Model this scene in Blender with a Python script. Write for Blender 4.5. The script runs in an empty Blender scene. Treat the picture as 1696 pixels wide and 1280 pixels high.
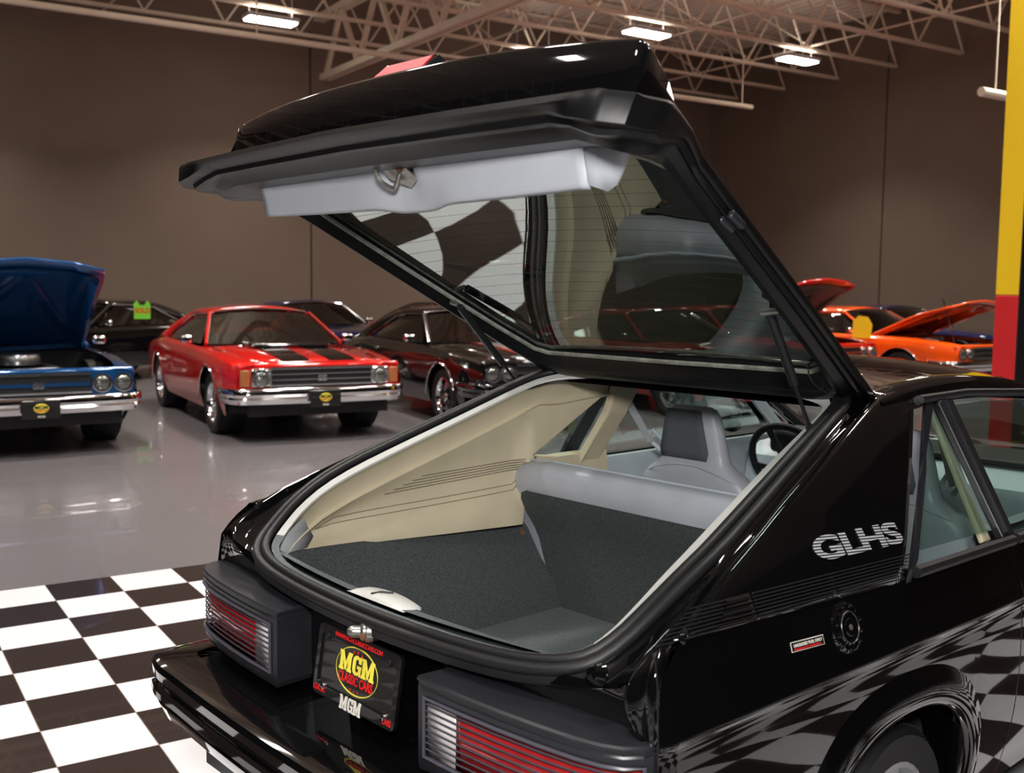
import bpy, math, random
from mathutils import Vector, Matrix
random.seed(7)
PI = math.pi
SC = bpy.context.scene
COL = SC.collection
V = Vector

# ------------------------------------------------------------------ camera
YAW = 0.57434          # heading of the camera, clockwise from +Y
PITCH, ROLL = 0.09157, 0.01073
cam_d = bpy.data.cameras.new('camera'); cam = bpy.data.objects.new('camera', cam_d); COL.objects.link(cam)
SC.camera = cam
cam_d.sensor_fit = 'HORIZONTAL'; cam_d.sensor_width = 36.0; cam_d.lens = 36.0 * 1745.0 / 1696.0
cam_d.clip_start = 0.05; cam_d.clip_end = 200
fw = V((math.sin(YAW) * math.cos(PITCH), math.cos(YAW) * math.cos(PITCH), -math.sin(PITCH)))
rt = V((math.cos(YAW), -math.sin(YAW), 0)); up = rt.cross(fw)
r2 = math.cos(ROLL) * rt + math.sin(ROLL) * up; u2 = -math.sin(ROLL) * rt + math.cos(ROLL) * up
cam.matrix_world = Matrix(((r2.x, u2.x, -fw.x, 0), (r2.y, u2.y, -fw.y, 0), (r2.z, u2.z, -fw.z, 1.4715), (0, 0, 0, 1)))
cam_d.dof.use_dof = True; cam_d.dof.focus_distance = 2.75; cam_d.dof.aperture_fstop = 5.0

# ------------------------------------------------------------------ exposure and world
SC.view_settings.view_transform = 'Standard'; SC.view_settings.look = 'None'
SC.view_settings.gamma = 1; SC.view_settings.use_curve_mapping = False
SC.view_settings.exposure = 0.0
wd = bpy.data.worlds.new('world'); SC.world = wd; wd.use_nodes = True
wd.node_tree.nodes['Background'].inputs[0].default_value = (0.9, 0.85, 0.8, 1)
wd.node_tree.nodes['Background'].inputs[1].default_value = 0.02
LAMP_W = 105.0         # watts of each high bay light
PAD_FILL_W = 60.0          # watts of each added, unseen light over the display pad

# the photographer's flash, fired from the camera through a small diffuser
fl = bpy.data.lights.new('camera_flash', 'AREA'); fl.shape = 'DISK'; fl.size = .35; fl.energy = 68.0; fl.color = (1, .98, .96); fl.spread = math.radians(160)
fo_ = bpy.data.objects.new('camera_flash', fl); COL.objects.link(fo_)
fo_.location = V((0, 0, 1.95)) - .25 * V((math.sin(YAW), math.cos(YAW), 0)); fo_.rotation_euler = (V((math.sin(YAW + .05), math.cos(YAW + .05), -.28))).to_track_quat('-Z', 'Y').to_euler()

# ------------------------------------------------------------------ helpers
def lin(c):
    c = c / 255.0
    return c / 12.92 if c <= 0.04045 else ((c + 0.055) / 1.055) ** 2.4
def rgb(r, g, b): return (lin(r), lin(g), lin(b), 1)
def setin(b, name, v):
    if name in b.inputs: b.inputs[name].default_value = v
MATS = {}
def mat(name, col, rough=0.5, metal=0.0, coat=0.0, spec=0.5, noise=None, bump=None, emis=None, alpha=None, trans=0, ior=1.45):
    m = bpy.data.materials.new(name); m.use_nodes = True
    nt = m.node_tree; b = nt.nodes['Principled BSDF']
    b.inputs['Base Color'].default_value = col; b.inputs['Roughness'].default_value = rough
    b.inputs['Metallic'].default_value = metal
    setin(b, 'Coat Weight', coat); setin(b, 'Coat Roughness', 0.02); setin(b, 'Specular IOR Level', spec)
    setin(b, 'Transmission Weight', trans); b.inputs['IOR'].default_value = ior
    if alpha is not None: b.inputs['Alpha'].default_value = alpha
    if emis: b.inputs['Emission Color'].default_value = emis[0]; b.inputs['Emission Strength'].default_value = emis[1]
    tc = None
    if noise or bump:
        tc = nt.nodes.new('ShaderNodeTexCoord')
    if noise:      # (scale, amount, detail)
        n = nt.nodes.new('ShaderNodeTexNoise'); n.inputs['Scale'].default_value = noise[0]; n.inputs['Detail'].default_value = noise[2] if len(noise) > 2 else 4
        r = nt.nodes.new('ShaderNodeMapRange'); r.inputs['From Min'].default_value = .3; r.inputs['From Max'].default_value = .7
        r.inputs['To Min'].default_value = 1 - noise[1]; r.inputs['To Max'].default_value = 1 + noise[1]
        mx = nt.nodes.new('ShaderNodeVectorMath'); mx.operation = 'SCALE'; mx.inputs[0].default_value = col[:3]
        nt.links.new(tc.outputs['Object'], n.inputs['Vector']); nt.links.new(n.outputs['Fac'], r.inputs['Value'])
        nt.links.new(r.outputs['Result'], mx.inputs['Scale']); nt.links.new(mx.outputs['Vector'], b.inputs['Base Color'])
    if bump:       # (scale, strength)
        n2 = nt.nodes.new('ShaderNodeTexNoise'); n2.inputs['Scale'].default_value = bump[0]; n2.inputs['Detail'].default_value = 3
        bp = nt.nodes.new('ShaderNodeBump'); bp.inputs['Strength'].default_value = bump[1]; bp.inputs['Distance'].default_value = bump[2] if len(bump) > 2 else .002
        nt.links.new(tc.outputs['Object'], n2.inputs['Vector']); nt.links.new(n2.outputs['Fac'], bp.inputs['Height']); nt.links.new(bp.outputs['Normal'], b.inputs['Normal'])
    MATS[name] = m
    return m

def glass(name, tint, refl_rough=0.0, base_refl=0.04, wires=False):
    """thin sheet of glass: fresnel mirror over a tinted see-through"""
    m = bpy.data.materials.new(name); m.use_nodes = True; nt = m.node_tree
    for n in list(nt.nodes): nt.nodes.remove(n)
    out = nt.nodes.new('ShaderNodeOutputMaterial'); mix = nt.nodes.new('ShaderNodeMixShader')
    tr = nt.nodes.new('ShaderNodeBsdfTransparent'); gl = nt.nodes.new('ShaderNodeBsdfGlossy'); fr = nt.nodes.new('ShaderNodeFresnel')
    tr.inputs[0].default_value = tint; gl.inputs['Roughness'].default_value = refl_rough; fr.inputs[0].default_value = 1.52
    gl.inputs[0].default_value = (.92, 1, .97, 1)
    ml = nt.nodes.new('ShaderNodeMath'); ml.operation = 'MULTIPLY_ADD'; ml.inputs[1].default_value = 1.7; ml.inputs[2].default_value = base_refl - .04
    ml.use_clamp = True
    # both faces of the pane mirror: fresnel on the facing normal whichever side is seen
    ge = nt.nodes.new('ShaderNodeNewGeometry'); mr = nt.nodes.new('ShaderNodeMapRange'); mr.inputs['To Min'].default_value = 1.52; mr.inputs['To Max'].default_value = 1 / 1.52
    nt.links.new(ge.outputs['Backfacing'], mr.inputs['Value']); nt.links.new(mr.outputs[0], fr.inputs[0])
    nt.links.new(fr.outputs[0], ml.inputs[0]); nt.links.new(ml.outputs[0], mix.inputs[0])
    last = tr.outputs[0]
    if wires:
        tc = nt.nodes.new('ShaderNodeTexCoord'); w = nt.nodes.new('ShaderNodeTexWave'); w.wave_type = 'BANDS'; w.bands_direction = 'Y'
        w.inputs['Scale'].default_value = 6.3; w.inputs['Distortion'].default_value = 0
        gt = nt.nodes.new('ShaderNodeMath'); gt.operation = 'GREATER_THAN'; gt.inputs[1].default_value = .9985
        df = nt.nodes.new('ShaderNodeBsdfDiffuse'); df.inputs[0].default_value = (.05, .04, .03, 1)
        m2 = nt.nodes.new('ShaderNodeMixShader')
        nt.links.new(tc.outputs['Object'], w.inputs['Vector']); nt.links.new(w.outputs['Fac'], gt.inputs[0])
        nt.links.new(mix.outputs[0], m2.inputs[1]); nt.links.new(df.outputs[0], m2.inputs[2]); nt.links.new(gt.outputs[0], m2.inputs[0])
        nt.links.new(m2.outputs[0], out.inputs[0])
    else:
        nt.links.new(mix.outputs[0], out.inputs[0])
    nt.links.new(last, mix.inputs[1]); nt.links.new(gl.outputs[0], mix.inputs[2])
    MATS[name] = m
    return m

class MB:
    def __init__(s): s.v = []; s.f = []
    def add(s, vs, fs):
        o = len(s.v); s.v += [tuple(p) for p in vs]; s.f += [tuple(i + o for i in f) for f in fs]; return s
    def grid(s, rows, cu=False, cv=False):
        n, m = len(rows), len(rows[0]); o = len(s.v)
        for r in rows: s.v += [tuple(p) for p in r]
        for i in range(n if cu else n - 1):
            for j in range(m if cv else m - 1):
                a, b = i, (i + 1) % n; c, d = j, (j + 1) % m
                s.f.append((o + a * m + c, o + a * m + d, o + b * m + d, o + b * m + c))
        return s
    def box(s, c, d, R=None):
        vs = []
        for x in (-.5, .5):
            for y in (-.5, .5):
                for z in (-.5, .5):
                    p = V((x * d[0], y * d[1], z * d[2]))
                    if R is not None: p = R @ p
                    vs.append(p + V(c))
        return s.add(vs, [(0, 1, 3, 2), (4, 6, 7, 5), (0, 4, 5, 1), (2, 3, 7, 6), (0, 2, 6, 4), (1, 5, 7, 3)])
    def tube(s, path, r, n=8, closed=False):
        path = [V(p) for p in path]; N = len(path); rows = []
        prev = None
        for i, p in enumerate(path):
            if closed: t = path[(i + 1) % N] - path[i - 1]
            else: t = path[min(i + 1, N - 1)] - path[max(i - 1, 0)]
            t = t.normalized()
            if prev is None:
                a = V((0, 0, 1)) if abs(t.z) < .9 else V((1, 0, 0)); x = t.cross(a).normalized()
            else: x = (prev - t * prev.dot(t)).normalized()
            prev = x; y = t.cross(x); rr = r[i] if isinstance(r, (list, tuple)) else r
            rows.append([p + (x * math.cos(k * 2 * PI / n) + y * math.sin(k * 2 * PI / n)) * rr for k in range(n)])
        o = len(s.v); s.grid(rows, cu=closed, cv=True)
        if not closed:
            s.f.append(tuple(o + k for k in range(n))[::-1]); s.f.append(tuple(o + (N - 1) * n + k for k in range(n)))
        return s
    def sweep(s, path, prof, frames, closed=False):
        """prof: list of (a,b); frames: per path point (A,B) vectors"""
        rows = [[V(p) + A * a + B * b for a, b in prof] for p, (A, B) in zip(path, frames)]
        s.grid(rows, cu=closed); return s
    def prism(s, poly, off):
        n = len(poly); off = V(off); vs = [V(p) for p in poly] + [V(p) + off for p in poly]
        fs = [tuple(range(n))[::-1], tuple(range(n, 2 * n))] + [(i, (i + 1) % n, n + (i + 1) % n, n + i) for i in range(n)]
        return s.add(vs, fs)
    def lathe(s, prof, c, axis=(0, 0, 1), n=32):
        ax = V(axis).normalized(); a = V((0, 0, 1)) if abs(ax.z) < .9 else V((1, 0, 0)); x = ax.cross(a).normalized(); y = ax.cross(x)
        rows = [[V(c) + ax * h + (x * math.cos(k * 2 * PI / n) + y * math.sin(k * 2 * PI / n)) * max(r, 1e-4) for k in range(n)] for r, h in prof]
        return s.grid(rows, cv=True)
    def mirror(s, ax=0):
        o = len(s.v); s.v += [tuple(-c if i == ax else c for i, c in enumerate(p)) for p in s.v[:o]]
        s.f += [tuple(i + o for i in f)[::-1] for f in s.f[:]]
        return s

def tag(o, label=None, cat=None, group=None, kind=None):
    if label: o['label'] = label
    if cat: o['category'] = cat
    if group: o['group'] = group
    if kind: o['kind'] = kind
    return o
def obj(name, m, material, parent=None, smooth=True, bevel=0, seg=2, solid=0, sub=0, ang=35, off=-1, weld=True):
    import bmesh
    me = bpy.data.meshes.new(name)
    me.from_pydata([tuple(p) for p in m.v], [], m.f)
    bm = bmesh.new(); bm.from_mesh(me)
    if weld: bmesh.ops.remove_doubles(bm, verts=bm.verts, dist=1e-5)
    lv = [v for v in bm.verts if not v.link_faces]
    if lv: bmesh.ops.delete(bm, geom=lv, context='VERTS')
    bmesh.ops.recalc_face_normals(bm, faces=bm.faces); bm.to_mesh(me); bm.free()
    me.materials.append(material if not isinstance(material, str) else MATS[material])
    if smooth:
        for p in me.polygons: p.use_smooth = True
        if not sub: me.set_sharp_from_angle(angle=math.radians(ang))
    o = bpy.data.objects.new(name, me); COL.objects.link(o)
    if parent: o.parent = parent
    if solid:
        k = o.modifiers.new('s', 'SOLIDIFY'); k.thickness = solid; k.offset = off
    if bevel:
        k = o.modifiers.new('b', 'BEVEL'); k.width = bevel; k.segments = seg; k.limit_method = 'ANGLE'; k.angle_limit = math.radians(30)
        k.harden_normals = False
    if sub:
        k = o.modifiers.new('u', 'SUBSURF'); k.levels = sub; k.render_levels = sub
    return o
def empty(name, loc=(0, 0, 0), rz=0, parent=None, scale=1):
    o = bpy.data.objects.new(name, None); COL.objects.link(o); o.location = loc; o.rotation_euler = (0, 0, rz); o.empty_display_size = .1
    o.scale = (scale,) * 3
    if parent: o.parent = parent
    return o
def copy_tree(o, parent=None):
    c = o.copy(); COL.objects.link(c); c.parent = parent
    for ch in o.children: copy_tree(ch, c)
    return c
def text(name, s, size, origin, xa, ya, material, parent, ext=0.0004, bold=0.0, sx=1.0, align='CENTER', sp=1.0, fit=None):
    cu = bpy.data.curves.new(name, 'FONT'); cu.body = s; cu.size = size; cu.extrude = ext; cu.offset = bold; cu.align_x = align
    cu.space_character = sp; cu.materials.append(MATS[material])
    o = bpy.data.objects.new(name, cu); COL.objects.link(o); o.parent = parent
    xa = V(xa).normalized(); ya = V(ya).normalized(); za = xa.cross(ya).normalized(); ya = za.cross(xa)
    M = Matrix(((xa.x * sx, ya.x, za.x, origin[0]), (xa.y * sx, ya.y, za.y, origin[1]), (xa.z * sx, ya.z, za.z, origin[2]), (0, 0, 0, 1)))
    me = bpy.data.meshes.new_from_object(o)
    if fit:      # stretch the lettering to a width and a height measured on the thing itself
        xs_ = [v.co.x for v in me.vertices]; ys_ = [v.co.y for v in me.vertices]; x0_, x1_, y0_, y1_ = min(xs_), max(xs_), min(ys_), max(ys_)
        for v in me.vertices:
            v.co.x = ((v.co.x - x0_) / (x1_ - x0_) - (.5 if align == 'CENTER' else 0)) * fit[0] / sx; v.co.y = (v.co.y - y0_) / (y1_ - y0_) * fit[1]
    o2 = bpy.data.objects.new(name, me); COL.objects.link(o2); o2.parent = parent; o2.matrix_local = M
    bpy.data.objects.remove(o); bpy.data.curves.remove(cu)
    return o2
def interp(tab, x):
    if x <= tab[0][0]: return tab[0][1]
    for (a, b), (c, d) in zip(tab, tab[1:]):
        if x <= c: return b + (d - b) * (x - a) / (c - a)
    return tab[-1][1]
def crom(tab, x):      # smooth curve through a table
    xs_ = [t[0] for t in tab]
    if x <= xs_[0]: return tab[0][1]
    if x >= xs_[-1]: return tab[-1][1]
    for i in range(len(tab) - 1):
        if x <= xs_[i + 1]: break
    x0, x1 = xs_[i], xs_[i + 1]; y0, y1 = tab[i][1], tab[i + 1][1]; h = x1 - x0
    def sl(k):
        if k <= 0: return (tab[1][1] - tab[0][1]) / (tab[1][0] - tab[0][0])
        if k >= len(tab) - 1: return (tab[-1][1] - tab[-2][1]) / (tab[-1][0] - tab[-2][0])
        a = (tab[k][1] - tab[k - 1][1]) / (tab[k][0] - tab[k - 1][0]); b = (tab[k + 1][1] - tab[k][1]) / (tab[k + 1][0] - tab[k][0])
        return 0 if a * b < 0 else (2 * a * b / (a + b) if a + b else 0)
    m0, m1 = sl(i), sl(i + 1); t = (x - x0) / h
    return (2 * t**3 - 3 * t**2 + 1) * y0 + (t**3 - 2 * t**2 + t) * h * m0 + (-2 * t**3 + 3 * t**2) * y1 + (t**3 - t**2) * h * m1
def smooth01(t): t = max(0, min(1, t)); return t * t * (3 - 2 * t)
def frange(a, b, n): return [a + (b - a) * i / n for i in range(n + 1)]
def resample(pts, n):
    pts = [V(p) for p in pts]; d = [0]
    for a, b in zip(pts, pts[1:]): d.append(d[-1] + (b - a).length)
    out = []; k = 0
    for i in range(n + 1):
        t = d[-1] * i / n
        while k < len(d) - 2 and d[k + 1] < t: k += 1
        f = (t - d[k]) / max(1e-9, d[k + 1] - d[k]); out.append(pts[k].lerp(pts[k + 1], min(1, f)))
    return out
def chaikin(pts, n=2, closed=False):
    pts = [V(p) for p in pts]
    for _ in range(n):
        q = [] if closed else [pts[0]]
        for i in range(len(pts) if closed else len(pts) - 1):
            a, b = pts[i], pts[(i + 1) % len(pts)]
            q += [a.lerp(b, .25), a.lerp(b, .75)]
        if not closed: q.append(pts[-1])
        pts = q
    return pts

# ------------------------------------------------------------------ materials
mat('black_paint', (.0022, .0022, .0025, 1), .06, coat=1.0, spec=.2)
mat('black_semi', rgb(11, 11, 12), .33, spec=.35, noise=(9, .4), bump=(60, .08, .001))
mat('black_satin', rgb(24, 24, 27), .38)
mat('black_rubber', rgb(21, 21, 22), .5, bump=(220, .15, .001))
mat('bezel_grey', rgb(33, 34, 38), .34, noise=(14, .12), bump=(300, .1, .0005))
mat('lamp_red', rgb(160, 34, 36), .12, coat=1.0, noise=(16, .25))
mat('lamp_white', rgb(205, 200, 200), .15, coat=.6)
mat('lamp_rib', rgb(70, 68, 76), .3)
mat('chrome', (.8, .8, .82, 1), .07, metal=1.0)
mat('dull_metal', rgb(150, 148, 142), .32, metal=.85, noise=(60, .15))
mat('rust', rgb(110, 70, 45), .8)
mat('plate_black', rgb(22, 21, 20), .3, coat=.6)
mat('plate_frame', rgb(14, 14, 15), .3, coat=.5)
mat('ink_red', rgb(225, 30, 32), .5); mat('ink_yellow', rgb(240, 225, 80), .45); mat('ink_white', rgb(225, 220, 210), .5)
mat('ink_silver', rgb(150, 152, 156), .35)
mat('cream_trim', rgb(200, 188, 160), .55, noise=(6, .07), bump=(400, .2, .0006))
mat('cream_dark', rgb(110, 98, 80), .6)
mat('grey_trim', rgb(178, 180, 184), .5, bump=(500, .12, .0005))
mat('panel_grey', rgb(168, 171, 178), .5, noise=(8, .03), bump=(500, .1, .0005))
mat('pale_trim', rgb(190, 190, 186), .55)
mat('vinyl', rgb(176, 179, 187), .38, noise=(9, .06), bump=(350, .2, .0006))
mat('vinyl_blue', rgb(176, 185, 192), .42, noise=(9, .05))
mat('seat_cloth', rgb(82, 86, 92), .95, noise=(400, .25, 2), bump=(700, .4, .001))
mat('carpet', rgb(70, 75, 75), 1.0, noise=(260, .45, 2), bump=(500, .8, .003))
mat('carpet_light', rgb(100, 107, 108), 1.0, noise=(260, .35, 2), bump=(500, .8, .003))
mat('tire', rgb(24, 24, 25), .6); mat('wheel_silver', rgb(185, 186, 190), .3, metal=.7)
mat('black_plastic', rgb(20, 20, 22), .5)
mat('white_strip', rgb(215, 214, 208), .45)
mat('brake_red', rgb(185, 24, 32), .45, spec=.25)
glass('tinted_hatch_glass', (.10, .125, .115, 1), 0.0, .07, wires=True)
glass('clear_glass', (.80, .88, .85, 1), 0.0, .045)
glass('dark_glass', (.13, .135, .13, 1), 0.0, .06)
# decal of fine stripes
def striped(name, col, base, scale):
    m = mat(name, col, .35); nt = m.node_tree; b = nt.nodes['Principled BSDF']
    tc = nt.nodes.new('ShaderNodeTexCoord'); w = nt.nodes.new('ShaderNodeTexWave'); w.bands_direction = 'Y'; w.inputs['Scale'].default_value = scale
    r = nt.nodes.new('ShaderNodeMath'); r.operation = 'GREATER_THAN'; r.inputs[1].default_value = .35
    mx = nt.nodes.new('ShaderNodeMix'); mx.data_type = 'RGBA'; mx.inputs[6].default_value = base; mx.inputs[7].default_value = col
    nt.links.new(tc.outputs['Object'], w.inputs[0]); nt.links.new(w.outputs['Fac'], r.inputs[0]); nt.links.new(r.outputs[0], mx.inputs[0])
    nt.links.new(mx.outputs[2], b.inputs['Base Color'])
striped('decal_stripes', rgb(160, 162, 165), (.002, .002, .002, 1), 50)

# ------------------------------------------------------------------ room
XW, YB, ZC = 20.15, 21.4, 7.75
X0, Y0 = -10.0, -9.0
mw = mat('wall_paint', rgb(118, 101, 89), .85, noise=(.9, .05))
def brick(m, scale_w, scale_h, axis, depth):
    nt = m.node_tree; b = nt.nodes['Principled BSDF']
    g = nt.nodes.new('ShaderNodeNewGeometry'); sx = nt.nodes.new('ShaderNodeSeparateXYZ'); cb = nt.nodes.new('ShaderNodeCombineXYZ')
    nt.links.new(g.outputs['Position'], sx.inputs[0]); nt.links.new(sx.outputs[axis], cb.inputs[0]); nt.links.new(sx.outputs['Z'], cb.inputs[1])
    br = nt.nodes.new('ShaderNodeTexBrick'); br.inputs['Scale'].default_value = 1; br.inputs['Brick Width'].default_value = scale_w; br.inputs['Row Height'].default_value = scale_h
    br.inputs['Mortar Size'].default_value = .006; nt.links.new(cb.outputs[0], br.inputs['Vector'])
    bp = nt.nodes.new('ShaderNodeBump'); bp.inputs['Strength'].default_value = .5; bp.inputs['Distance'].default_value = depth; bp.invert = True
    nt.links.new(br.outputs['Fac'], bp.inputs['Height']); nt.links.new(bp.outputs['Normal'], b.inputs['Normal'])
brick(mw, .4, .2, 'X', .006)
mw2 = mat('wall_paint_right', rgb(112, 96, 83), .85, noise=(.9, .05)); brick(mw2, .4, .2, 'Y', .006)
mat('wall_dark', rgb(36, 33, 31), .85)
mat('concrete', rgb(98, 94, 95), .27, noise=(.7, .06), coat=.25)
mat('deck', rgb(222, 206, 190), .8); mat('steel_cream', rgb(226, 208, 188), .6, noise=(3, .06))
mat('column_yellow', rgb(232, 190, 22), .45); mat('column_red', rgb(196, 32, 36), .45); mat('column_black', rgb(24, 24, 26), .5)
mat('lamp_glow', (1, 1, 1, 1), .5, emis=((1, .93, .84, 1), 22.0)); mat('lamp_body', rgb(205, 205, 205), .4)
def struct(name, m, material, **k):
    return tag(obj(name, m, material, smooth=False, **k), kind='structure')
struct('floor', MB().box(((X0 + XW) / 2, (Y0 + YB) / 2, -.1), (XW - X0, YB - Y0, .2)), 'concrete')
struct('wall_back', MB().box(((X0 + XW) / 2, YB + .1, ZC / 2), (XW - X0 + .4, .2, ZC)), 'wall_paint')
struct('wall_right', MB().box((XW + .1, (Y0 + YB) / 2, ZC / 2), (.2, YB - Y0, ZC)), 'wall_paint_right')
struct('wall_left', MB().box((X0 - .1, (Y0 + YB) / 2, ZC / 2), (.2, YB - Y0, ZC)), 'wall_dark')
struct('wall_front', MB().box(((X0 + XW) / 2, Y0 - .1, ZC / 2), (XW - X0 + .4, .2, ZC)), 'wall_dark')
# corrugated roof deck, ribs along Y
rows = []
xs = []
x = X0
while x < XW:
    xs += [(x, 0), (x + .10, 0), (x + .13, .05), (x + .22, .05)]; x += .25
rows = [[(a, Y0, ZC + b) for a, b in xs], [(a, YB, ZC + b) for a, b in xs]]
struct('ceiling', MB().grid(rows), 'deck', solid=.02)
# expansion joints in the back wall
struct('trim_1', MB().box((8.7, YB - .004, 3.4), (.03, .008, 6.8)), 'wall_dark')
struct('trim_2', MB().box((XW - .004, 15.75, 3.4), (.008, .03, 6.8)), 'wall_dark')

# checker pad
TS = .3048; TX, TY = .526, 5.479
mc = mat('checker_tiles', (1, 1, 1, 1), .12, coat=.4); nt = mc.node_tree; b = nt.nodes['Principled BSDF']
g = nt.nodes.new('ShaderNodeNewGeometry'); mp = nt.nodes.new('ShaderNodeMapping'); mp.inputs['Location'].default_value = (-TX, -TY, .5)
ck = nt.nodes.new('ShaderNodeTexChecker'); ck.inputs['Scale'].default_value = 1 / TS
ck.inputs['Color1'].default_value = rgb(208, 208, 210); ck.inputs['Color2'].default_value = rgb(46, 38, 36)
vm = nt.nodes.new('ShaderNodeVectorMath'); vm.operation = 'MULTIPLY'; vm.inputs[1].default_value = (1, 1, 0)
va = nt.nodes.new('ShaderNodeVectorMath'); va.operation = 'ADD'; va.inputs[1].default_value = (-TX + TS * 100, -TY + TS * 100, .5 * TS)
nt.nodes.remove(mp)
nt.links.new(g.outputs['Position'], vm.inputs[0]); nt.links.new(vm.outputs[0], va.inputs[0]); nt.links.new(va.outputs[0], ck.inputs['Vector'])
# grout lines
sp = nt.nodes.new('ShaderNodeSeparateXYZ'); nt.links.new(va.outputs[0], sp.inputs[0])
def grout(out):
    md = nt.nodes.new('ShaderNodeMath'); md.operation = 'PINGPONG'; md.inputs[1].default_value = TS / 2
    nt.links.new(out, md.inputs[0]); lt = nt.nodes.new('ShaderNodeMath'); lt.operation = 'LESS_THAN'; lt.inputs[1].default_value = .0016
    nt.links.new(md.outputs[0], lt.inputs[0]); return lt
ga, gb = grout(sp.outputs['X']), grout(sp.outputs['Y'])
gm = nt.nodes.new('ShaderNodeMath'); gm.operation = 'MAXIMUM'; nt.links.new(ga.outputs[0], gm.inputs[0]); nt.links.new(gb.outputs[0], gm.inputs[1])
mx = nt.nodes.new('ShaderNodeMix'); mx.data_type = 'RGBA'; mx.inputs[7].default_value = rgb(120, 108, 100)
nt.links.new(gm.outputs[0], mx.inputs[0]); nt.links.new(ck.outputs['Color'], mx.inputs[6]); nt.links.new(mx.outputs[2], b.inputs['Base Color'])
PX0, PX1 = TX - 24 * TS, TX + 22 * TS; PY0 = TY - 21 * TS
o = obj('checkered_floor_pad', MB().box(((PX0 + PX1) / 2, (PY0 + TY) / 2, .003), (PX1 - PX0, TY - PY0, .006)), mc, smooth=False)
tag(o, kind='structure'); o.name = 'floor_tiles'

# ---- steelwork
def angle_bar(m, a, b, w=.06, h=.06):
    a, b = V(a), V(b); d = (b - a); L = d.length; d.normalize()
    R = d.to_track_quat('X', 'Z').to_matrix()
    m.box((a + b) / 2, (L, w, h), R)
def joist(y, x0=X0, x1=XW, zb=6.5, zt=7.68, first=[None]):
    t = empty('roof_joist', (0, y, 0))
    m = MB(); angle_bar(m, (x0, -.03, zb), (x1 - .02, -.03, zb), .045, .06); angle_bar(m, (x0, .03, zb), (x1 - .02, .03, zb), .045, .06); obj('bottom_chord', m, 'steel_cream', t, smooth=False)
    m = MB(); angle_bar(m, (x0, 0, zt), (x1, 0, zt), .12, .06); obj('top_chord', m, 'steel_cream', t, smooth=False)
    m = MB(); n = int((x1 - x0) / 1.5); st = (x1 - x0) / n
    for i in range(n):
        a = x0 + i * st
        angle_bar(m, (a, 0, zb), (a + st * .55, 0, zt), .035, .035); angle_bar(m, (a + st * .55, 0, zt), (a + st, 0, zb), .035, .035)
    obj('web_bracing', m, 'steel_cream', t, smooth=False)
    return t
j0 = joist(20.45)
JT = 'cream steel bar joist under the roof deck, %s'
jl = ['nearest the back wall', 'second from the back wall', 'third from the back wall', 'fourth from the back wall', 'fifth from the back wall', 'sixth from the back wall',
      'seventh from the back wall', 'eighth from the back wall', 'ninth from the back wall']
for i in range(9):
    t = j0 if i == 0 else copy_tree(j0); t.location = (0, 20.45 - 1.64 * i, 0)
    tag(t, JT % jl[i], 'roof joist', 'roof joists')
# bridging running across the joists
br = None
for i, bx in enumerate((11.6, 14.4, 17.3, 4.5)):
    m = MB(); angle_bar(m, (0, 6.6, 6.56), (0, YB - .02, 6.56), .03, .03)
    for k in range(8): angle_bar(m, (0, 20.45 - 1.64 * k, 7.6), (0, 20.45 - 1.64 * (k + 1), 6.58), .025, .025)
    o = obj('joist_bridging', m, 'steel_cream', smooth=False); o.location = (bx, 0, 0)
    tag(o, ['thin cream bridging bars crossing the joists just right of the girder', 'thin cream bridging bars crossing the joists midway along the bay', 'thin cream bridging bars crossing the joists near the right wall', 'thin cream bridging bars crossing the joists left of the girder'][i], 'bridging', 'joist bridging')
# girder truss along Y
g = empty('roof_girder', (8.9, 0, 0)); GZ = 5.85
m = MB(); angle_bar(m, (-.07, Y0, GZ), (-.07, YB - .3, GZ), .09, .12); angle_bar(m, (.07, Y0, GZ), (.07, YB - .3, GZ), .09, .12); obj('bottom_chord', m, 'steel_cream', g, smooth=False)
m = MB(); angle_bar(m, (0, Y0, 7.1), (0, YB, 7.1), .24, .12); obj('top_chord', m, 'steel_cream', g, smooth=False)
m = MB(); y = YB - .35
while y > Y0 + 1.7:
    angle_bar(m, (0, y, GZ), (0, y - .82, 7.1), .09, .09); angle_bar(m, (0, y - .82, 7.1), (0, y - 1.64, GZ), .09, .09); y -= 1.64
obj('web_bracing', m, 'steel_cream', g, smooth=False)
tag(g, 'heavy cream girder truss running from the back wall overhead to the camera', 'girder')
# sprinkler pipes
m = MB().tube([(X0, 0, 0), (6.6, 0, 0), (17.2, 0, 0)], .05, 10)
o = obj('sprinkler_pipe', m, 'steel_cream'); o.location = (0, 17.0, 5.52); tag(o, 'long cream pipe hung below the joists in front of the back wall', 'pipe')
for xx in (2.0, 6.0, 10.4, 13.4, 16.9): obj('pipe_hanger', MB().tube([(xx, 0, .03), (xx, 0, 1.0)], .014, 6), 'steel_cream', o)
# lights
def high_bay():
    t = empty('high_bay_light')
    obj('housing', MB().box((0, 0, .07), (.96, .42, .07)), 'lamp_body', t, bevel=.02, seg=2)
    obj('diffuser', MB().box((0, 0, .02), (.9, .34, .035)), 'lamp_glow', t, bevel=.03, seg=3)
    m = MB()
    for sx in (-.4, .4): m.tube([(sx, 0, .09), (sx, 0, 1.35)], .006, 6)
    obj('hanger_rod', m, 'lamp_body', t)
    return t
LT = high_bay(); LTS = []
spots = []
for k, (x, y, lb) in enumerate([(6.9, 18.8, 'long glowing ceiling light near the back wall, leftmost in view'), (12.6, 18.8, 'glowing ceiling light peeking above the open hatch edge, near the back wall'), (17.0, 15.55, 'rightmost glowing ceiling light, toward the right wall'),
        (13.0, 15.6, 'middle glowing ceiling light above the corner of the open hatch')]):
    spots.append((x, y, lb, LAMP_W))
spots += [(1.2, 18.8, None, LAMP_W)]
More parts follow.
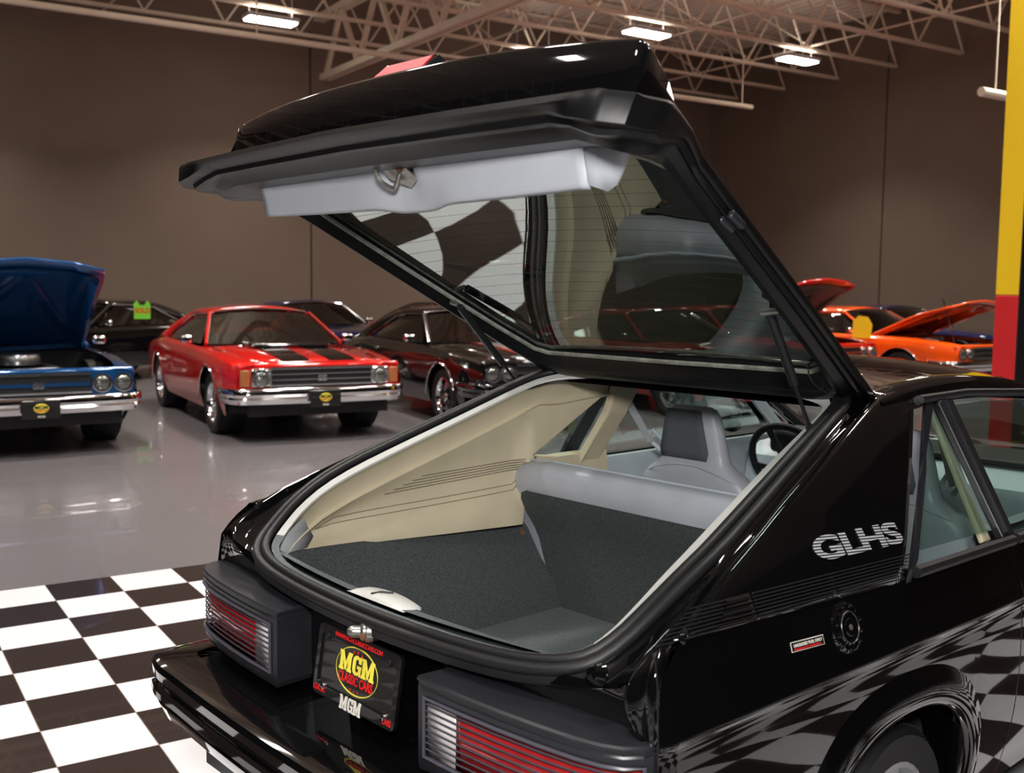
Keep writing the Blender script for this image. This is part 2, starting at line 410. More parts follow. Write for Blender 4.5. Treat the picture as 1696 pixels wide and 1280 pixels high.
for x in (1, 5): spots.append((x, 15.0, None, LAMP_W))
for y in (10.2, 7.2):
    for x in (1, 5, 9, 13, 16.5): spots.append((x, y, None, LAMP_W))
for y in (4.6, 1.2):  # rows added out of view to brighten the pad and the hatchback
    for x in (-3.5, .3, 4.1, 7.9): spots.append((x, y, None, PAD_FILL_W))
for i, (x, y, lb, w) in enumerate(spots):
    t = LT if i == 0 else copy_tree(LT); LTS.append((t, y, w)); z = 6.22 if y > 8 else 6.2
    t.location = (x, y, z)
    lb = lb or 'white high bay light %s, %s' % ({18.8: 'in the row nearest the back wall', 15.0: 'in the second row from the back wall', 10.2: 'over the front row of cars', 7.2: 'over the aisle before the cars', 4.6: 'added out of view over the far edge of the checkered pad', 1.2: 'added out of view over the black hatchback'}[y],
        {1.2: 'far left', 1: 'first from the left', 5: 'second from the left', 9: 'third from the left', 13: 'fourth from the left', 16.5: 'last on the right', -3.5: 'first from the left', .3: 'second from the left', 4.1: 'third from the left', 7.9: 'fourth from the left'}[x])
    tag(t, lb, 'ceiling light', 'high bay ceiling lights')
for t, y, w in LTS:
    ld = bpy.data.lights.new('light_source', 'AREA'); ld.shape = 'RECTANGLE'; ld.size = .9; ld.size_y = .34; ld.energy = w; ld.color = (1, .93, .86) if y > 8 else (1, .96, .92)
    ld.spread = math.radians(112)
    lo = bpy.data.objects.new('light_source', ld); COL.objects.link(lo); lo.parent = t; lo.location = (0, 0, -.01)
    if y < 8: continue
    lu = bpy.data.lights.new('deck_fill', 'AREA'); lu.shape = 'RECTANGLE'; lu.size = .8; lu.size_y = .3; lu.energy = w * .13; lu.color = (1, .93, .86)  # upward fill added above the fixture to brighten the roof deck
    lo = bpy.data.objects.new('deck_fill', lu); COL.objects.link(lo); lo.parent = t; lo.location = (0, 0, .12); lo.rotation_euler = (PI, 0, 0)
# column
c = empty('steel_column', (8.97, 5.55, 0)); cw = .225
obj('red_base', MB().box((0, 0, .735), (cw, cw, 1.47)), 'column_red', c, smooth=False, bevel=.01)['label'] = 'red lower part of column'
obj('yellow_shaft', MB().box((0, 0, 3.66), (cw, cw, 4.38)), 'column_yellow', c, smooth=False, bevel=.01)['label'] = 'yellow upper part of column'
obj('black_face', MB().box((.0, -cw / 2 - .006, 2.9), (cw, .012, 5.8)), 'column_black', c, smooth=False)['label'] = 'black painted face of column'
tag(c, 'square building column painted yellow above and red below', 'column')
# wall heater tube on the right
o = obj('wall_pipe', MB().tube([(0, 0, 0), (1.6, 0, 0)], .06, 10), 'steel_cream'); o.location = (12.3, 8.2, 4.02); tag(o, 'short cream pipe end beside the yellow column', 'pipe')
m = MB().tube([(.3, 0, .04), (.3, 0, 2.45)], .012, 6); obj('pipe_hanger', m, 'steel_cream', o)

# ------------------------------------------------------------------ background muscle cars
def paint(name, col, metal=0.0): return mat(name, col, .12, metal=metal, coat=1.0)
paint('red_paint', rgb(196, 22, 16)); paint('blue_paint', rgb(20, 74, 128), .35); paint('gloss_black', rgb(12, 11, 11)); paint('orange_paint', rgb(236, 84, 20))
paint('navy_paint', rgb(16, 24, 62)); paint('crimson_paint', rgb(140, 20, 18)); paint('stripe_white', rgb(205, 200, 195))
mat('engine_dark', rgb(20, 20, 22), .6); mat('engine_metal', rgb(170, 170, 172), .25, metal=.9)
mat('headlamp', rgb(130, 134, 130), .12, coat=1.0, metal=.8, bump=(60, .6, .004)); mat('amber', rgb(170, 100, 60), .2, coat=.5)
mat('sign_green', rgb(120, 210, 60), .6); mat('sign_yellow', rgb(240, 200, 20), .6); mat('hood_under', rgb(96, 84, 74), .7)
mat('seat_black', rgb(22, 22, 24), .5)
FA, RA, WR = 1.42, -1.42, .335      # axles, wheel radius
def body_W(y):   # half width
    return interp([(-2.5, .84), (-2.3, .91), (-1.4, .96), (0, .95), (1.4, .955), (2.1, .93), (2.42, .88)], y)
def body_zt(y):  # shoulder height
    return interp([(-2.5, .78), (-2.2, .86), (-1.2, .93), (.7, .90), (1.6, .88), (2.2, .83), (2.42, .79)], y)
def body_col(y, closed=True):
    W = body_W(y); zt = body_zt(y); zb = .24
    for ax in (FA, RA):
        d = abs(y - ax)
        if d < .40: zb = max(zb, WR + math.sqrt(max(0, .40 ** 2 - d * d)) * .98 - .0)
    if y > 1.95: zb = max(zb, .40)
    zb = min(zb, .74)
    cr = .025
    top = [(0, zt + cr), (W * .45, zt + cr * .9), (W * .78, zt + .008), (W * .9, zt), (W * .965, zt - .035), (W * .99, zt - .10)]
    side = []
    for k in range(1, 7):
        z = (zt - .10) + (zb - (zt - .10)) * k / 6
        x = W * interp([(.24, .93), (.4, .985), (.6, 1.0), (.75, .995), (.85, .985)], z); side.append((x, z))
    return [(x, y, z) for x, z in top + side]
def wheel(parent, x, y, R=WR, style='chrome', w=.22, side=1):
    t = empty('wheel', (x, y, R), parent=parent)
    s = side
    prof = [(R * .66, -w * .45), (R * .93, -w * .5), (R, -w * .38), (R, w * .38), (R * .93, w * .5), (R * .66, w * .45)]
    obj('tire', MB().lathe(prof, (0, 0, 0), (s, 0, 0), 36), 'tire', t)
    m = MB().lathe([(R * .67, -w * .4), (R * .67, w * .46), (R * .62, w * .47), (R * .58, w * .30), (R * .56, w * .1), (.12, w * .05)], (0, 0, 0), (s, 0, 0), 32)
    obj('rim', m, 'chrome' if style == 'chrome' else 'wheel_silver', t)
    m = MB()
    for k in range(5):
        a = k * 2 * PI / 5
        m.prism([(s * w * .12, math.cos(a + d) * r, math.sin(a + d) * r) for d, r in ((-.35, .05), (-.16, R * .58), (.16, R * .58), (.35, .05))], (s * w * .22, 0, 0))
    m.lathe([(0, w * .42), (.035, w * .40), (.05, w * .3), (.055, w * .1)], (0, 0, 0), (s, 0, 0), 16)
    obj('spokes', m, 'chrome' if style == 'chrome' else 'wheel_silver', t, smooth=False)
    return t
def muscle_car(name, P, S, loc, rz, label, hood=0, face='quad', roof=None, stripes=None, scale=.93, under='engine_dark', plate=True, det=True, group=None, bm_='chrome', dam='engine_dark'):
    """P paint, S stripe paint, hood opening angle in degrees, face: quad / single"""
    t = empty(name, loc, rz, scale=scale); tag(t, label, 'car', group)
    roofm = roof or P
    ys = sorted(set([round(v, 3) for v in frange(-2.5, 2.42, 40)] + [round(a + d, 3) for a in (FA, RA) for d in frange(-.42, .42, 28)]))
    # ---- body skin in three lengths so that the hood can open
    def skin(y0, y1, cols=(0, 99), inner=None):
        yy = [y0] + [y for y in ys if y0 < y < y1] + [y1]; rows = []
        for y in yy:
            c = body_col(y); rows.append(c[cols[0]:cols[1]])
        return rows
    m = MB()
    m.grid(skin(-2.5, -1.25)); m.grid(skin(-1.25, .72, (3, 99))); m.grid(skin(.72, 2.42, (2 if not hood else 2, 99)))
    # tail panel, nose panel, floor under the cabin
    c0 = body_col(-2.5); m.add(c0 + [(0, -2.5, .3)], [tuple(range(len(c0) + 1))])
    m.mirror(); obj('body', m, P, t)
    m = MB().box((0, -.2, .30), (1.7, 4.3, .08)); m.box((0, .78, .58), (1.6, .04, .56)); m.box((0, -1.3, .58), (1.6, .04, .52))
    obj('floor_pan', m, 'engine_dark', t, smooth=False)
    for ax in (FA, RA):
        for s in (-1, 1): obj('wheel_well', MB().lathe([(.05, 0), (.42, 0), (.42, .26)], (s * .62, ax, .40), (s, 0, 0), 20), 'engine_dark', t)
    # ---- hood
    h = empty('hood_pivot_frame', (0, .74, .93), parent=None); bpy.data.objects.remove(h)
    hp = []
    for y in frange(.73, 2.38, 12):
        c = body_col(y)[:3]
        if hood: c = [(p[0], p[1] - .10 * (p[0] / .75) ** 2 * smooth01((y - 1.9) / .5), p[2] - .05 * (p[0] / .75) ** 2 * smooth01((y - 1.6) / .7)) for p in c]
        row = [(-p[0], p[1], p[2]) for p in c[::-1]] + c[1:]
        hp.append(row)
    rot = Matrix.Rotation(math.radians(hood), 3, 'X'); piv = V((0, .73, .93))
    def hh(p, dz=0): return rot @ (V(p) + V((0, 0, dz)) - piv) + piv
    mh = MB().grid([[hh(p) for p in r] for r in hp])
    ho = obj('hood', mh, P, t, solid=.03 if hood else .012)
    if stripes:
        for sx in stripes:
            st = MB().grid([[hh((sx[0] + (sx[1] - sx[0]) * k / 3, y, body_zt(y) + .025 * (1 - .1 * (abs(sx[0]) / .45)) ), .004) for k in range(4)] for y in frange(.9 if len(sx) < 4 else sx[3], 2.36, 8)])
            obj('hood_stripe', st, sx[2] if len(sx) > 2 else S, ho)
    if hood:
        obj('hood_liner', MB().grid([[hh((p[0] * .93, p[1], p[2] - .045)) for p in r] for r in hp[1:-1]]), under, ho)
        m = MB()      # ribbed inner frame of the raised hood
        for a, b in (((-.66, .8), (-.62, 2.3)), ((.66, .8), (.62, 2.3)), ((-.64, .85), (.64, .85)), ((-.62, 2.28), (.62, 2.28)), ((-.62, .9), (0, 2.2)), ((.62, .9), (0, 2.2))):
            A = hh((a[0], min(a[1], 2.12), .86)); B = hh((b[0], min(b[1], 2.12), .80)); angle_bar(m, A, B, .09, .05)
        obj('hood_frame', m, under, ho, smooth=False)
        # engine bay
        m = MB().box((0, 1.55, .45), (1.45, 1.6, .3)); m.box((0, 1.2, .66), (.55, .6, .2)); m.box((.45, 1.9, .66), (.2, .25, .18)); m.box((0, 2.2, .62), (1.3, .06, .34))
        obj('engine_bay', m, 'engine_dark', t, smooth=False)
        m = MB().lathe([(0, .12), (.2, .12), (.22, .09), (.22, .02), (.1, 0)], (0, 1.35, .77), (0, 0, 1), 24); m.box((.28, 1.35, .74), (.1, .5, .07)); m.box((-.28, 1.35, .74), (.1, .5, .07)); m.tube([(-.5, 2.0, .72), (-.2, 2.1, .78), (.3, 2.05, .76)], .03, 8)
        obj('engine_top', m, 'engine_metal', t)
        obj('washer_bottle', MB().box((.52, 1.75, .78), (.13, .16, .16)), 'white_strip', t, bevel=.02)
    # ---- nose
    W = .87
    m = MB().box((0, 2.36, .64), (1.74, .10, .34)); obj('nose_panel', m, P, t, bevel=.03, seg=2)
    gx = .54 if face == 'single' else .46
    m = MB().box((0, 2.415, .665), (gx * 2, .03, .21)); gr = obj('grille', m, 'engine_dark', t, smooth=False)
    m = MB()
    nb = 4 if face == 'single' else 3
    for k in range(nb): m.box((0, 2.437, .585 + k * (.17 / (nb - 1))), (gx * 2, .012, .009 if k not in (0, nb - 1) else .016))
    if face == 'single':
        m.box((-gx, 2.437, .67), (.014, .014, .2)); m.box((gx, 2.437, .67), (.014, .014, .2))
    obj('grille_bar', m, 'chrome', gr, smooth=False)
    if face == 'quad' and stripes is None and P == 'blue_paint':
        obj('grille_band', MB().box((0, 2.437, .665), (gx * 2, .012, .035)), P, gr, smooth=False)
    hx = [.64] if face == 'single' else [.56, .755]
    for s in (-1, 1):
        for x in hx:
            if face == 'single': obj('headlight_bezel', MB().box((s * x, 2.42, .665), (.2, .05, .2)), 'chrome', t, bevel=.025, seg=2)
            hl = obj('headlight', MB().lathe([(0, .055), (.05, .05), (.072, .035), (.078, .02)], (s * x, 2.40 if face == 'quad' else 2.41, .665), (0, 1, 0), 24), 'headlamp', t)
            obj('headlight_ring', MB().lathe([(.078, .0), (.080, .045), (.092, .045), (.098, 0)], (s * x, 2.395 if face == 'quad' else 2.41, .665), (0, 1, 0), 24), 'chrome', hl)
        if face == 'single':
            obj('marker_lamp', MB().box((s * .80, 2.395, .665), (.10, .06, .17)), 'amber', t, bevel=.012)
    # bumper
    pts = [(-.955, 1.95), (-.96, 2.2), (-.93, 2.36), (-.84, 2.455), (-.5, 2.50), (0, 2.515), (.5, 2.50), (.84, 2.455), (.93, 2.36), (.96, 2.2), (.955, 1.95)]
    pts = [V((a, b, 0)) for a, b in pts]; pts = chaikin(pts, 2); rows = []
    prof = [(-.06, .555), (.0, .56), (.012, .545), (.015, .50), (-.005, .47), (.005, .45), (-.02, .40), (-.05, .385)]
    if face == 'none': prof = [(a, b - .05) for a, b in prof]
    for i, p in enumerate(pts):
        d = (pts[min(i + 1, len(pts) - 1)] - pts[max(i - 1, 0)]).normalized(); n = V((-d.y, d.x, 0))
        rows.append([p + n * a + V((0, 0, b)) for a, b in prof])
    obj('bumper', MB().grid(rows), bm_, t, solid=.01)
    m = MB().box((0, 2.35, .33), (1.5, .05, .12)); obj('air_dam', m, dam, t, smooth=False)
    if plate:
        pl = obj('license_plate', MB().box((0, 2.54, .45), (.33, .015, .17)), 'plate_black', t, bevel=.01)
        o = obj('plate_logo', MB().lathe([(0, .0), (.062, .0), (.062, .003), (0, .003)], (0, 0, 0), (0, 1, 0), 20), 'ink_yellow', pl); o.location = (0, 2.5475, .463); o.scale = (1.05, 1, .72)
        text('plate_lettering', 'MGM', .05, (0, 2.553, .455), (-1, 0, 0), (0, 0, 1), 'plate_black', pl, bold=.001)
        text('plate_lettering', 'CLASSIC CARS', .018, (0, 2.553, .435), (-1, 0, 0), (0, 0, 1), 'ink_red', pl, bold=.0006)
        text('plate_lettering', 'MGM', .028, (0, 2.5485, .378), (-1, 0, 0), (0, 0, 1), 'ink_white', pl, bold=.0006)
    # ---- greenhouse
    def rf(x, y):  # roof
        return V((x, y, 1.365 - .055 * (abs(x) / .56) ** 2 - .03 * ((y + .4) / .6) ** 2))
    rx = .56
    RF, RR = .12, -.92
    base_f, base_r = .74, -1.75
    roofg = MB().grid([[rf(x, y) for x in frange(-rx, rx, 10)] for y in frange(RR, RF, 8)])
    for s in (-1, 1):
        a = [V((s * (rx + .05 * 0), y, rf(rx, y).z)) for y in frange(RR, RF, 8)]
        roofg.grid([a, [p + V((s * .05, 0, -.045)) for p in a]])
    # c pillars: broad sail from roof to rear deck
    zr = body_zt(-1.75)
    for s in (-1, 1):
        cp = []
        for k in range(9):
            f = k / 8
            fr = V((s * (rx + .05), RR + .12 - .0 * f, 1.20)).lerp(V((s * .83, -1.28, .93)), f)
            tr_ = V((s * rx, RR, rf(rx, RR).z)).lerp(V((s * .66, base_r - .22, .90)), f)
            tr_.z += .05 * math.sin(f * PI); ed = V((s * (rx + .05), RR, rf(rx, RR).z - .045)).lerp(V((s * .84, base_r - .2, .88)), f); ed.z += .035 * math.sin(f * PI)
            cp.append([tr_, ed, fr])
        roofg.grid(cp)
    obj('roof', roofg, roofm, t, solid=.02)
    # glass
    wf = MB().grid([[V((-rx, RF, 1.27)).lerp(V((rx, RF, 1.27)), k / 8).lerp(V((-.78, base_f, .93)).lerp(V((.78, base_f, .93)), k / 8), j / 5) + V((0, .10 * (1 - ((k - 4) / 4) ** 2), .03 * (1 - j / 5) * (1 - ((k - 4) / 4) ** 2))) for k in range(9)] for j in range(6)])
    obj('windshield', wf, 'dark_glass', t)
    wr = MB().grid([[V((-rx + .03, RR, 1.26)).lerp(V((rx - .03, RR, 1.26)), k / 6).lerp(V((-.62, base_r, .94)).lerp(V((.62, base_r, .94)), k / 6), j / 4) + V((0, 0, .03)) for k in range(7)] for j in range(5)])
    obj('rear_window', wr, 'dark_glass', t)
    for s in (-1, 1):
        sg = MB().prism([(s * .60, RF - .06, 1.235), (s * .60, RR + .12, 1.20), (s * .72, -1.02, 1.06), (s * .84, -1.02, .93), (s * .84, .62, .93)], (s * -.006, 0, 0))
        obj('side_window', sg, 'dark_glass', t, smooth=False)
        m = MB().tube([(s * .61, RF, 1.265), (s * .80, base_f + .01, .93)], .022, 8); obj('windshield_pillar', m, P, t)
        m = MB().tube([(s * .595, RF + .012, 1.275), (s * .785, base_f + .02, .94)], .010, 6); m.tube([(s * .62, RF, 1.262), (s * .63, -.4, 1.25), (s * .62, RR + .1, 1.215), (s * .80, -1.25, .97)], .010, 6)
        if s == 1: m.tube([(-.56, RF + .01, 1.285), (-.3, RF + .07, 1.31), (0, RF + .1, 1.325), (.3, RF + .07, 1.31), (.56, RF + .01, 1.285)], .011, 6)
        obj('window_trim', m, 'chrome', t)
        obj('mirror', MB().box((s * .97, .52, .98), (.14, .07, .09)), 'chrome', t, bevel=.025, seg=2)
        if det:
            obj('door_handle', MB().box((s * .955, -.72, .80), (.02, .15, .025)), 'chrome', t, bevel=.006)
            # wheel arch chrome lips
            for ax in (FA, RA):
                m = MB()
                pts = []
                for k in range(17):
                    a = PI * k / 16; yy = ax + math.cos(a) * .40; zz = WR + math.sin(a) * .395
                    pts.append((s * (body_W(yy) + .002), yy, max(zz, .34)))
                m.tube(pts, .008, 6); obj('wheel_arch_trim', m, 'chrome', t)
    for s in (-1, 1): obj('front_seat', MB().box((s * .36, -.15, .78), (.5, .13, .5)).box((s * .36, .03, .5), (.5, .5, .16)), 'seat_black', t, bevel=.04, seg=2)
    obj('rear_seat', MB().box((0, -1.05, .72), (1.2, .13, .42)), 'seat_black', t, bevel=.04, seg=2)
    obj('dashboard', MB().box((0, .62, .84), (1.45, .25, .14)), 'seat_black', t, bevel=.03)
    for s in (-1, 1):
        wheel(t, s * .80, FA, side=s); wheel(t, s * .80, RA, side=s, w=.24)
    return t

# front row (noses towards the camera)
red = muscle_car('muscle_car', 'red_paint', 'gloss_black', (4.12, 11.75, 0), PI - .07, 'red muscle car with twin black hood stripes and chrome bumper, hood closed', face='single', stripes=[(-.40, -.10), (.10, .40)])
text('grille_letters', 'SS', .085, (0, 2.447, .625), (-1, 0, 0), (0, 0, 1), 'chrome', red, bold=.004, sx=1.25)
m = MB().box((-.30, 1.05, .945), (.5, .42, .055)); o = obj('hood_scoop', MB().prism([(-.62, .95, .93), (-.62, 1.02, .97), (-.60, 1.5, .945), (-.60, 1.55, .925)], (.0, 0, 0)) if 0 else MB().box((0, 1.15, .935), (.9, .5, .05)), 'gloss_black', red, bevel=.025, seg=3)
blue = muscle_car('muscle_car', 'blue_paint', 'gloss_black', (1.42, 11.95, 0), PI + .02, 'metallic blue muscle car with its hood raised, at the left edge', face='quad', hood=37, under='blue_paint')
text('grille_letters', 'SS', .085, (0, 2.447, .632), (-1, 0, 0), (0, 0, 1), 'chrome', blue, bold=.004, sx=1.25)
gto = muscle_car('muscle_car', 'gloss_black', 'stripe_white', (6.50, 11.15, 0), PI - .10, 'black muscle car with a red and white hood stripe, right of the red car', face='quad', plate=False, bm_='gloss_black',
                 stripes=[(-.28, .30, 'red_paint', .75), (-.20, .22, 'stripe_white', .75)])
c4 = muscle_car('muscle_car', 'crimson_paint', 'gloss_black', (9.1, 10.65, 0), PI, 'low red car seen through the open hatch and cabin windows', face='quad', plate=False, roof='crimson_paint', dam='crimson_paint')
c5 = muscle_car('muscle_car', 'red_paint', 'gloss_black', (12.12, 12.35, 0), PI, 'red car with raised hood behind the edge of the open hatch', face='quad', hood=36, under='hood_under', plate=False)
c6 = muscle_car('muscle_car', 'orange_paint', 'gloss_black', (14.1, 11.35, 0), PI + .04, 'bright orange muscle car with its hood propped open', face='quad', hood=24, under='orange_paint', plate=False)
obj('prop_rod', MB().tube([(.62, 2.2, .80), (.60, 1.95, 1.50)], .012, 6), 'chrome', c6)
# back row
k1 = muscle_car('muscle_car', 'gloss_black', 'gloss_black', (3.45, 17.6, 0), PI / 2 + .55, 'black car with a green sold sign in the window, behind the red car', plate=False, det=False)
k2 = muscle_car('muscle_car', 'navy_paint', 'gloss_black', (7.05, 17.4, 0), PI, 'dark blue car mostly hidden behind the red striped car', plate=False, det=False)
k3 = muscle_car('muscle_car', 'crimson_paint', 'gloss_black', (9.9, 17.3, 0), PI, 'dark red car with black roof and raised hood by the back wall', plate=False, roof='gloss_black', hood=50, under='gloss_black', det=False)
k4 = muscle_car('muscle_car', 'navy_paint', 'orange_paint', (17.1, 12.9, 0), PI, 'dark blue car farthest right, behind the orange car', plate=False, det=False)
# price signs
s1 = empty('sold_sign', (3.97, 16.45, 1.10), .2)
obj('card', MB().prism([(-.13, 0, -.13), (.13, 0, -.13), (.13, 0, .10), (.08, 0, .15), (.04, 0, .08), (-.04, 0, .08), (-.08, 0, .15), (-.13, 0, .10)], (0, .006, 0)), 'sign_green', s1, smooth=False)
text('sign_letters', 'SOLD', .1, (0, -.002, -.035), (1, 0, 0), (0, 0, 1), 'ink_red', s1, bold=.003, sx=.95)
tag(s1, 'bright green card reading sold on the black car', 'sign')
s2 = empty('price_sign', (13.08, 10.5, .96), -.6)
obj('card', MB().prism([(-.15, 0, -.16), (.13, 0, -.16), (.15, 0, .05), (.08, 0, .16), (-.06, 0, .18), (-.14, 0, .10)], (0, .006, 0)), 'sign_yellow', s2, smooth=False)
tag(s2, 'yellow card on the windshield of the orange car', 'sign')

# ------------------------------------------------------------------ the black hatchback
CARX = -.336 * math.cos(YAW) + 2.248 * math.sin(YAW); CARY = .336 * math.sin(YAW) + 2.248 * math.cos(YAW)
CR = empty('hatchback_car', (CARX, CARY, 0), -(YAW + .831))
tag(CR, 'glossy black hatchback with its rear hatch wide open, filling the foreground', 'car')
C20 = math.cos(math.radians(20))
def zo(y, w=0): return 1.2 - .364 * (1.15 - y) + w / C20      # height of the hatch opening plane
SIDE = [(.15, .76), (.30, .802), (.42, .822), (.54, .829), (.63, .8285), (.680, .8255), (.692, .8265), (.702, .832), (.714, .829), (.76, .8165), (.86, .786), (1.0, .706), (1.235, .57)]
def sx(y, z):
    tp = -.028 * max(0, 1 - (y - .07) / 1.2)
    k = 1 if z < .88 else max(0, (1.15 - z) / .27)
    return crom(SIDE, z) + tp * min(1, k) - .008 * max(0, 1 - (y - .075) / .03) ** 2
# half outlines of the opening, from rear centre to front centre: x, y, w (height over the opening plane)
SEAL = [(0, .00, -.035), (.235, .008, -.035), (.40, .022, -.034), (.50, .038, -.032), (.575, .064, -.03), (.62, .098, -.026), (.645, .15, -.014), (.662, .22, .008), (.672, .31, .024),
        (.672, .41, .03), (.651, .54, .03), (.626, .684, .03), (.597, .84, .03), (.567, 1.0, .03), (.545, 1.08, .027), (.505, 1.14, .022), (.43, 1.18, .016), (.30, 1.21, .016), (.15, 1.235, .02), (0, 1.245, .022)]
SIN = [(0, .058, -.035), (.235, .064, -.035), (.38, .074, -.034), (.46, .086, -.032), (.53, .11, -.03), (.565, .14, -.026), (.585, .18, -.014), (.598, .235, .006), (.600, .31, .022),
       (.592, .41, .028), (.573, .54, .03), (.550, .684, .03), (.532, .82, .03), (.515, .97, .03), (.50, 1.04, .026), (.465, 1.09, .02), (.40, 1.125, .014), (.28, 1.15, .012), (.14, 1.165, .012), (0, 1.172, .012)]
EDGE = [(0, .03, -.06), (.235, .033, -.06), (.40, .04, -.058), (.52, .052, -.05), (.62, .062, -.04), (.70, .072, -.025), (.748, .095, .0), (.752, .16, .018), (.738, .25, .03),
        (.716, .36, .032), (.690, .50, .032), (.660, .64, .032), (.634, .80, .03), (.614, .95, .03), (.598, 1.08, .028), (.582, 1.15, .024)]
def L3(t): return [V((x, y, zo(y, w))) for x, y, w in t]
seal, sinn, edge = L3(SEAL), L3(SIN), L3(EDGE)
def full(h): return [V((-p.x, p.y, p.z)) for p in h[::-1]][:-1] + list(h)      # open path left-front .. rear .. right-front
def loop(h): return full(h)[:-1] + []                                            # closed loop, drop the doubled front centre
# ---- side panels
def arch_b(y):      # lower edge of the skin at y (rear wheel opening)
    d = abs(y - .885) / .325
    if d >= 1: return .20
    return max(.20, .27 + .29 * (1 - d ** 2.5) ** (1 / 2.3))
def side_cols(y0, y1, zt, ztop_fn=None, n=60):
    rows = []
    zs = [.86, .83, .80, .775, .75, .735, .725, .716, .710, .705, .700, .696, .692, .688, .682, .675, .668, .66, .65, .64, .62]
    ys = sorted(set([y0, y1] + [round(v, 4) for v in frange(y0, y1, n)] + [round(.885 + s * .325 * (1 - (k / 14) ** 2), 4) for s in (-1, 1) for k in range(14) if y0 < .885 + s * .325 * (1 - (k / 14) ** 2) < y1]))
    for y in ys:
        b = min(arch_b(y), .60); zc = min(.86, .79 + (y - .075) * 1.1); r = [z if z < .72 else .72 + (z - .72) * (zc - .72) / .14 for z in zs] + [.62 + (b - .62) * k / 8 for k in range(1, 9)]
        rows.append([(sx(y, z), y, z) for z in r])
    return rows
q = MB().grid(side_cols(.075, 1.47, .86))
# rear wheel lip: the skin turns out into a flare and then in under the wing
lip = []
def arch_pt(a, g=0):
    c, s = math.cos(a), math.sin(a)
    yy = .885 + (.325 + g) * math.copysign(abs(c) ** (2 / 2.5), c); zz = .27 + (.29 + g) * abs(s) ** (2 / 2.3)
    return yy, zz
for k in range(49):
    a = PI * k / 48; row = []
    for g, o_ in ((.085, .001), (.070, .006), (.055, .014), (.035, .020), (.012, .021), (.0, .016), (-.004, .004), (-.004, -.03), (.0, -.10)):
        yy, zz = arch_pt(a, g); row.append((sx(yy, min(zz, .675) if g < 0 else zz) + o_, yy, zz))
    lip.append(row)
quarter_r = MB(); quarter_r.v = list(q.v); quarter_r.f = list(q.f)
obj('quarter_panel', quarter_r, 'black_paint', CR, ang=60); 
o = obj('wheel_arch_flare', MB().grid(lip), 'black_paint', CR, ang=60)
ql = MB(); ql.v = list(q.v); ql.f = list(q.f); ql.v = [(-a, b_, c_) for a, b_, c_ in ql.v]; obj('quarter_panel', ql, 'black_paint', CR, ang=60)
for s in (-1, 1):
    rows = [[(s * x, y, z) for x, y, z in r] for r in side_cols(1.476, 2.66, .86, n=24)]
    d = obj('door', MB().grid(rows), 'black_paint', CR, ang=60)
    obj('door_handle', MB().box((s * .80, 1.66, .80), (.02, .16, .035)), 'black_satin', d, bevel=.008)
    obj('front_fender', MB().grid([[(s * x, y, z) for x, y, z in r] for r in side_cols(2.666, 4.0, .86, n=24)]), 'black_paint', CR, ang=60)
obj('wheel_well', MB().grid([[(.80 - .34 * j / 3, *arch_pt(PI * k / 24, .03)) for j in range(4)] + [(.46, .885, .30)] for k in range(25)]), mat('well_dark', rgb(52, 48, 44), .9, noise=(9, .3)), CR)
# ---- sail panel (plastic cover over the rear pillar)
def ztop(y): return interp([(p.y, p.z) for p in edge[6:]] + [(1.31, 1.232), (1.36, 1.236)], y)
def zseam(y): return interp([(.84, .80), (.906, .838), (1.03, .925), (1.164, 1.017), (1.26, 1.105), (1.347, 1.194)], y)
SEAMY = [(.838, .906), (.925, 1.03), (1.017, 1.164), (1.105, 1.26), (1.194, 1.347), (1.236, 1.36)]
rows = []
for k in range(41):
    f = k / 40; y_lo, y_hi = .085, None
    row = []
    for j in range(15):
        g_ = j / 14
        y_b = .15 + f * (.90 - .15); zb_ = .862 - .024 * f
        y_t = .17 + f * (1.352 - .17); zt_ = ztop(y_t) - .004
        # straight blend from the bottom line to the top line, bowed towards the seam
        y = y_b + (y_t - y_b) * g_; z = zb_ + (zt_ - zb_) * g_
        row.append((sx(y, z) + .006 * math.sin(PI * min(1, g_ * 1.0)) * .6, y, z))
    rows.append(row)
sailr = MB().grid(rows)
for s, nm in ((1, 0), (-1, 1)):
    m = MB(); m.v = [(s * a, b_, c_) for a, b_, c_ in sailr.v]; m.f = list(sailr.f)
    sail = obj('sail_panel', m, 'black_paint', CR, solid=.008, ang=60)
    if s == 1: SAIL = sail
# louvre slats along the foot of the sail panel
m = MB(); m2 = MB()
for k in range(8):
    zr_ = .866 + k * .0062; 
    def lp(y, k=k): z = .866 + k * .0062 - .022 * (y - .1) / .85; return V((sx(y, z) + .0035, y, z))
    ya = .10 + k * .016; yb = .905 + k * .0095
    for a, c_ in ((ya, .385), (.395, .655), (.665, yb)):
        if c_ > a: m.tube([lp(y) for y in frange(a, c_, 5)], .0016, 5)
for k in range(5):
    for a in (.27,):
        z0 = .866 + k * .0095
        def lq(y, dz, o_): z = z0 + dz - .022 * (y - .1) / .85; return V((sx(y, z) + o_, y, z))
        m2.grid([[lq(y, 0, .003), lq(y, .0035, .009), lq(y, .0075, .003)] for y in frange(.27 + .01 * k, .382, 3)])
obj('louvre_lines', m, 'black_satin', SAIL); obj('louvre_slats', m2, 'black_paint', SAIL)
